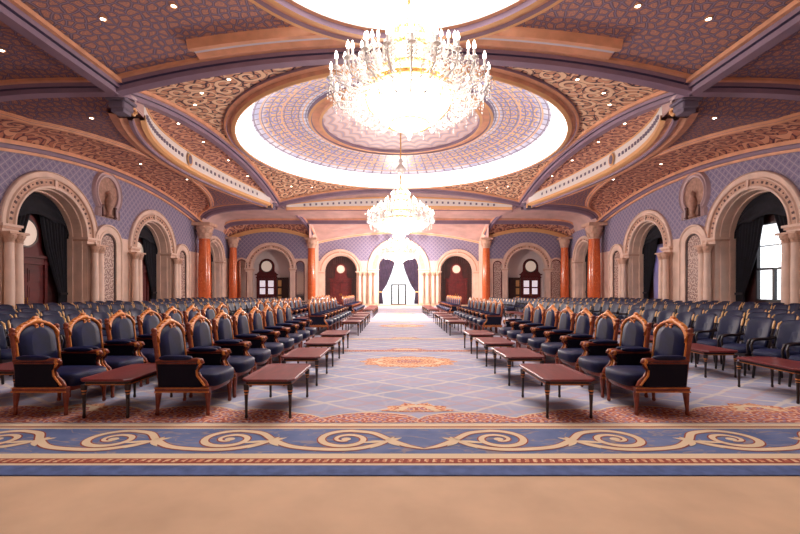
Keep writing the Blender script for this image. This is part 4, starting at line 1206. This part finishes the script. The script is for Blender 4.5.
def joined(root, name):
    """one-mesh version of a thing for copies too small to show their parts"""
    index_kids(); vs, fs, ms, ss, mats = [], [], [], [], []
    def walk(o):
        if o.type == 'MESH':
            off = len(vs); me = o.data; idx = []
            for mt in me.materials:
                if mt not in mats: mats.append(mt)
                idx.append(mats.index(mt))
            vs.extend([tuple(v.co) for v in me.vertices])
            for p in me.polygons: fs.append(tuple(off+k for k in p.vertices)); ms.append(idx[p.material_index]); ss.append(p.use_smooth)
        for c in KIDS.get(o.name, []): walk(c)
    walk(root)
    mb = MB(); mb.v, mb.f, mb.m, mb.s = vs, fs, ms, ss
    return mb.build(name, mats)
pcj = joined(pc, 'conference_chair')
acj = joined(ac, 'armchair'); tbj = joined(tb, 'coffee_table')
index_kids()
used = {}; FZ = .0175
def place(key, root, loc, rz, label, cat, group):
    if key not in used:
        used[key] = 1; root.location = loc; root.rotation_euler = (0, 0, rz); root['label'] = label; root['category'] = cat; root['group'] = group
        return root
    return dup(root, loc, rz, label, group)
BLK = [(5.12, 'front block'), (14.05, 'middle block'), (22.95, 'rear block')]
for sx in (-1, 1):
    rz = 0 if sx < 0 else PI
    sw = side_word[sx]
    for bi, (yb, bw) in enumerate(BLK):
        far = bi == 2
        # armchairs
        rows = [(2.85 if sx < 0 else 2.95, '%s row beside the centre aisle' % sw)] + ([(4.58, 'second row on the left')] if sx < 0 else [])
        for xr, rw in rows:
            for k in range(8):
                y = yb+.29+.833*k
                lab = 'gilded navy armchair, %s, %s, %s from front' % (rw, bw, ORD[k+1])
                place('acj' if far else 'ac', acj if far else ac, (sx*xr, y, FZ), rz, lab, 'armchair', G1)
        trows = [(1.79, '%s edge of the centre aisle' % sw, 0)] + ([(3.72, 'between the two left armchair rows', 0), (5.6, 'before the left plain chairs', .6)] if sx < 0 else [(5.37, 'before the right plain chairs', .62)])
        for xr, rw, dy in trows:
            for k in range(4):
                y = yb+.32+dy+1.667*k
                lab = 'low mahogany table, %s, %s, %s from front' % (rw, bw, ORD[k+1])
                place('tbj' if far else 'tb', tbj if far else tb, (sx*xr, y, FZ), 0, lab, 'table', 'low mahogany tables')
        for ri in range(5 if sx < 0 else 6):
            xr = (6.85 if sx < 0 else 6.15)+1.7*ri
            for k in range(10):
                y = yb+.52+.667*k
                if not (y*400/417*1.05+.9 > xr): continue       # wholly outside the frame otherwise
                lab = 'plain slate-blue chair, %s side, %s, %s row outward, %s from front' % (sw, bw, ORD[ri+1], ORD[k+1])
                place('pcj' if far else 'pc', pcj if far else pc, (sx*xr, y, FZ), rz, lab, 'chair', 'plain slate-blue chairs in rows')
# ---------------------------------------------------------------- patterned carpet
CY0, CY1 = 3.45, 39.0
m, nt, b = pbsdf('carpet_field_weave'); N = Nodes(nt)
o = N.sep(N.obj()); p = N.comb(o[0], o[1], 0)
pd = N.noisev(p, 3.0, .10); q = N.sep(pd)
def tri(x): return N.math('ABSOLUTE', N.math('SUBTRACT', N.math('FRACT', x), .5))
a = tri(N.math('ADD', N.math('MULTIPLY', q[0], .8), N.math('MULTIPLY', q[1], 1.15))); c_ = tri(N.math('SUBTRACT', N.math('MULTIPLY', q[0], .8), N.math('MULTIPLY', q[1], 1.15)))
ln = N.math('SUBTRACT', 1, N.ramp01(N.math('MINIMUM', a, c_), .03, .06), clamp=True)
v = N.voro(pd, 2.2, 'DISTANCE_TO_EDGE', 1); vein = N.math('SUBTRACT', 1, N.ramp01(v.outputs['Distance'], .03, .07), clamp=True)
mot = N.ramp01(N.math('MAXIMUM', a, c_), .44, .47)
c = N.mixc(N.ramp01(N.noise(p, .9, 2), .3, .7), lin((150, 156, 182)), lin((172, 168, 190)))
c = N.mixc(N.math('MULTIPLY', vein, .2), c, lin((205, 186, 184)))
c = N.mixc(N.math('MULTIPLY', ln, .75), c, lin((206, 194, 184)))
c = N.mixc(N.math('MULTIPLY', mot, .35), c, lin((196, 150, 136)))
N.link(c, b.inputs['Base Color']); b.inputs['Roughness'].default_value = .9; b.inputs['Specular IOR Level'].default_value = .15
M['field'] = m
# ornate red/cream arabesque weave
def arab(name, base, c1, c2, sc):
    m, nt, b = pbsdf(name); N = Nodes(nt)
    o = N.sep(N.obj()); p = N.noisev(N.comb(o[0], o[1], 0), 4, .12)
    v = N.voro(p, sc, 'F1', .9); loc = N.sep(N.vmath('SUBTRACT', N.vmath('MULTIPLY', p, (sc, sc, sc)), N.vmath('MULTIPLY', v.outputs['Position'], (sc, sc, sc))))
    s = N.math('SINE', N.math('ADD', N.math('MULTIPLY', v.outputs['Distance'], 17), N.math('MULTIPLY', N.math('ARCTAN2', loc[1], loc[0]), 2)))
    c = N.mixc(N.ramp01(s, .1, .4), lin(base), lin(c1)); e = N.voro(p, sc*2.3, 'F1', 1)
    c = N.mixc(N.math('SUBTRACT', 1, N.ramp01(e.outputs['Distance'], .18, .26), clamp=True), c, lin(c2))
    N.link(c, b.inputs['Base Color']); b.inputs['Roughness'].default_value = .9; b.inputs['Specular IOR Level'].default_value = .15
    return m
M['cred'] = arab('carpet_red_weave', (170, 96, 84), (216, 168, 144), (150, 134, 160), 5.5)
M['corange'] = arab('carpet_orange_weave', (204, 138, 108), (222, 186, 150), (168, 92, 76), 5)
M['ccream'] = mat('carpet_cream_wool', (214, 190, 160), .9, spec=.15)
M['cblue'] = None
m, nt, b = pbsdf('carpet_blue_weave'); N = Nodes(nt)
o = N.sep(N.obj()); p = N.noisev(N.vmath('MULTIPLY', N.obj(), (1.2, 3.5, 1)), 1.6, 1.0); n = N.noise(p, 1.6, 2)
ln = N.math('SUBTRACT', 1, N.ramp01(N.math('ABSOLUTE', N.math('SUBTRACT', n, .5)), .006, .02), clamp=True)
c = N.mixc(N.ramp01(N.noise(N.obj(), 3, 2), .3, .7), lin((88, 102, 142)), lin((112, 122, 158)))
c = N.mixc(N.math('MULTIPLY', ln, .6), c, lin((160, 140, 130)))
N.link(c, b.inputs['Base Color']); b.inputs['Roughness'].default_value = .9; b.inputs['Specular IOR Level'].default_value = .15
M['cblue'] = m
M['cblue2'] = mat('carpet_deep_blue_wool', (84, 98, 140), .9, spec=.15, var=.1, vscale=9)
M['cbrown'] = mat('carpet_brown_red_wool', (150, 78, 66), .9, spec=.15)
CM = ['field', 'cred', 'corange', 'ccream', 'cblue', 'cblue2', 'cbrown']
mb = MB(); XW = 14.8
def strip(y0, y1, mi, z=.010): mb.add([(-XW, y0, z), (XW, y0, z), (XW, y1, z), (-XW, y1, z)], [(0, 1, 2, 3)], mi)
mb.add([(-XW, CY0, 0.0), (XW, CY0, 0.0), (XW, CY0, .010), (-XW, CY0, .010)], [(0, 1, 2, 3)], 5)
strip(3.45, 3.64, 5); strip(3.64, 3.68, 3); strip(3.68, 3.79, 6); strip(3.79, 3.90, 3); strip(3.90, 4.60, 4); strip(4.60, 4.64, 3); strip(4.64, 4.68, 6); strip(4.68, 4.78, 3)
strip(4.78, CY1, 0)
Z1 = .0125; Z2 = .014; Z3 = .0155
x = -XW
while x < XW: mb.add([(x, 3.70, Z1), (x+.04, 3.70, Z1), (x+.055, 3.77, Z1), (x+.015, 3.77, Z1)], [(0, 1, 2, 3)], 2); x += .075
def ribbon(pts, w, mi, z):
    n = len(pts); v = []
    for i, p in enumerate(pts):
        a = Vector(pts[max(0, i-1)]); c = Vector(pts[min(n-1, i+1)]); t = (c-a).normalized(); nn = Vector((-t.y, t.x))
        ww = w[i] if isinstance(w, list) else w
        v += [(p[0]+nn.x*ww/2, p[1]+nn.y*ww/2, z), (p[0]-nn.x*ww/2, p[1]-nn.y*ww/2, z)]
    mb.add(v, [(2*i, 2*i+1, 2*i+3, 2*i+2) for i in range(n-1)], mi)
def cat(P, n=6):
    out = []
    P = [Vector(p) for p in P]
    for i in range(len(P)-1):
        p0, p1, p2, p3 = P[max(i-1, 0)], P[i], P[i+1], P[min(i+2, len(P)-1)]
        for k in range(n):
            t = k/n; out.append(.5*((2*p1)+(-p0+p2)*t+(2*p0-5*p1+4*p2-p3)*t*t+(-p0+3*p1-3*p2+p3)*t**3))
    out.append(P[-1]); return out
def leaf(x, y, ang, L, wd, mi, z):
    n = 8; v = []; ca, sa = math.cos(ang), math.sin(ang)
    for i in range(n+1):
        f = i/n; w = wd*math.sin(PI*f**.8)
        for s in (1, -1): v.append((x+ca*L*f-sa*w*s, y+sa*L*f+ca*w*s, z))
    mb.add(v, [(2*i, 2*i+1, 2*i+3, 2*i+2) for i in range(n)], mi)
for sg in (-1, 1):
    for k in range(12):
        cx = .78+1.19*k; cy = 4.27
        sp_ = []
        for i in range(44):
            a = PI*2*(1.55)*(1-i/43); r = .05+.215*(i/43)
            # end at top, unwinding towards the aisle side
            an = PI/2-a
            sp_.append((cx+r*math.cos(an)*1.1, cy+r*math.sin(an)*.95))
        tail = [(cx-.03, cy+.253), (cx-.27, cy+.18), (cx-.45, cy-.02), (cx-.68, cy-.20), (cx-1.0, cy-.27), (cx-1.3, cy-.26), (cx-1.55, cy-.12), (cx-1.68, cy+.06)] if k else [(cx-.03, cy+.253), (cx-.27, cy+.18), (cx-.45, cy-.02), (cx-.62, cy-.18), (cx-.78, cy-.26)]
        pts = [Vector((p[0], p[1])) for p in sp_[:-1]] + cat(tail, 6)
        pts = [(sg*p.x, p.y) for p in pts]
        n = len(pts); w = [.03+.04*min(1, i/30) for i in range(n)]
        for i in range(1, 9): w[-i] = .07*i/9+.01
        ribbon(pts, [q+.028 for q in w], 6, Z1); ribbon(pts, w, 3, Z2)
        fx, fy = sg*(cx-.42), cy-.05
        for an, L in ((-.2, .3), (-.9, .26), (-2.3, .2), (2.6, .18)): leaf(fx, fy, (an if sg > 0 else PI-an), L, .03, 3, Z2+.0004)
        mb.add([(sg*cx+.05*math.cos(q), cy+.045*math.sin(q), Z2) for q in lin_s(0, 2*PI, 12)[:-1]], [tuple(range(12))], 3)
# scalloped red border inside
def poly(P, mi, z): mb.add([(x, y, z) for x, y in P], [tuple(range(len(P)))], mi)
n = 480; lo, hi, hi2 = [], [], []
for i in range(n+1):
    x = -XW+2*XW*i/n; ax = abs(x)
    f = abs(math.sin(PI*x/1.15)); base = .16+.26*f**.6
    base += .30*min(1, max(0, (ax-1.5)/.8))
    hi.append((x, 4.80+base)); hi2.append((x, 4.80+base-.035)); lo.append((x, 4.80))
mb.add([(x, y, Z1) for x, y in lo]+[(x, y, Z1) for x, y in hi], [(i, i+1, n+2+i, n+1+i) for i in range(n)], 3)
mb.add([(x, y, Z2) for x, y in lo]+[(x, y, Z2) for x, y in hi2], [(i, i+1, n+2+i, n+1+i) for i in range(n)], 1)
# palmettes and medallions
def blob(cx, cy, rx, ry, lobes, mi, z, amp=.14, half=False, n=72):
    P = []
    for i in range(n if not half else n//2+1):
        a = 2*PI*i/n; r = 1+amp*abs(math.cos(a*lobes/2))-amp
        P.append((cx+rx*r*math.cos(a), cy+ry*r*math.sin(a)))
    v = [(cx, cy, z)]+[(x, y, z) for x, y in P]; m_ = len(P)
    mb.add(v, [(0, i+1, (i+1) % m_+1) for i in range(m_ if not half else m_-1)], mi)
for cy in (8.9,):
    for cx in (0,):
        blob(cx, cy, 1.25, .86, 14, 0, Z1); blob(cx, cy, 1.05, .70, 12, 2, Z2); blob(cx, cy, .78, .5, 10, 3, Z2+.0006); blob(cx, cy, .66, .42, 10, 2, Z2+.0012); blob(cx, cy, .3, .2, 8, 1, Z2+.0018)
for yy in (17.8, 26.6, 35.5): blob(0, yy, 1.05, .7, 12, 2, Z2); blob(0, yy, .7, .45, 10, 3, Z2+.0006); blob(0, yy, .4, .28, 8, 2, Z2+.0012)
for cx in (0, 4.35, -4.35, 9, -9):
    blob(cx, 5.25, .46, .38, 10, 2, Z2+.0006, .2, True); blob(cx, 5.27, .30, .26, 8, 3, Z2+.0012, .2, True); blob(cx, 5.28, .18, .17, 6, 1, Z2+.0018, .2, True)
    for s in (-1, 1):
        for an, L in ((.15, .5), (.7, .42), (1.2, .46)): leaf(cx, 5.24, an if s > 0 else PI-an, L, .05, 2, Z2+.0003)
# cross bands at the transverse gangways
for yb in (10.35, 12.9, 19.4, 21.8, 28.5, 31):
    mb.add([(-XW, yb, Z1), (XW, yb, Z1), (XW, yb+.28, Z1), (-XW, yb+.28, Z1)], [(0, 1, 2, 3)], 2)
    mb.add([(-XW, yb+.04, Z2), (XW, yb+.04, Z2), (XW, yb+.24, Z2), (-XW, yb+.24, Z2)], [(0, 1, 2, 3)], 1 if yb < 11 else 3)
    blob(0, yb+.28, .5, .35, 8, 1, Z2+.0006, .2, True); blob(0, yb+.28, .36, .24, 8, 3, Z2+.0012, .2, True)
cp = mb.build('patterned_carpet', [M[k] for k in CM])
tag(cp, 'huge patterned carpet with blue scroll border and pale blue field filling the hall', 'carpet')
# ---------------------------------------------------------------- light, world, camera
w = bpy.data.worlds.new('bright_sky'); SC.world = w; w.use_nodes = True
bg = w.node_tree.nodes['Background']; bg.inputs[0].default_value = (.92, .95, 1, 1); bg.inputs[1].default_value = 1.7
for (y, z, e1, e2) in ((8.6, EYE+3.24, 260, 120), (YC, EYE+3.1, 1500, 2100), (38.6, EYE+2.45, 1400, 2200)):
    for dz, e in ((2.35, e1), (-.3, e2)):
        l = bpy.data.lights.new('chandelier_glow', 'POINT'); l.energy = e; l.color = (1, .88, .82); l.shadow_soft_size = .25 if dz > 0 else .15
        o = bpy.data.objects.new('chandelier_glow', l); COL.objects.link(o); o.location = (0, y, z+dz)
cam = bpy.data.cameras.new('camera'); co = bpy.data.objects.new('camera', cam); COL.objects.link(co)
co.location = (-.27, 0, EYE); co.rotation_euler = (PI/2, 0, 0)
cam.sensor_width = 36; cam.lens = 417/800*36; cam.shift_x = 4/800; cam.shift_y = 23/800; cam.clip_end = 300
SC.camera = co
vs = SC.view_settings; vs.view_transform = 'Standard'; vs.look = 'None'; vs.gamma = 1; vs.use_curve_mapping = False; vs.exposure = 0.12
SC.cycles.max_bounces = 8; SC.cycles.diffuse_bounces = 4; SC.cycles.transparent_max_bounces = 8
SC.cycles.use_denoising = True; SC.cycles.sample_clamp_indirect = 6
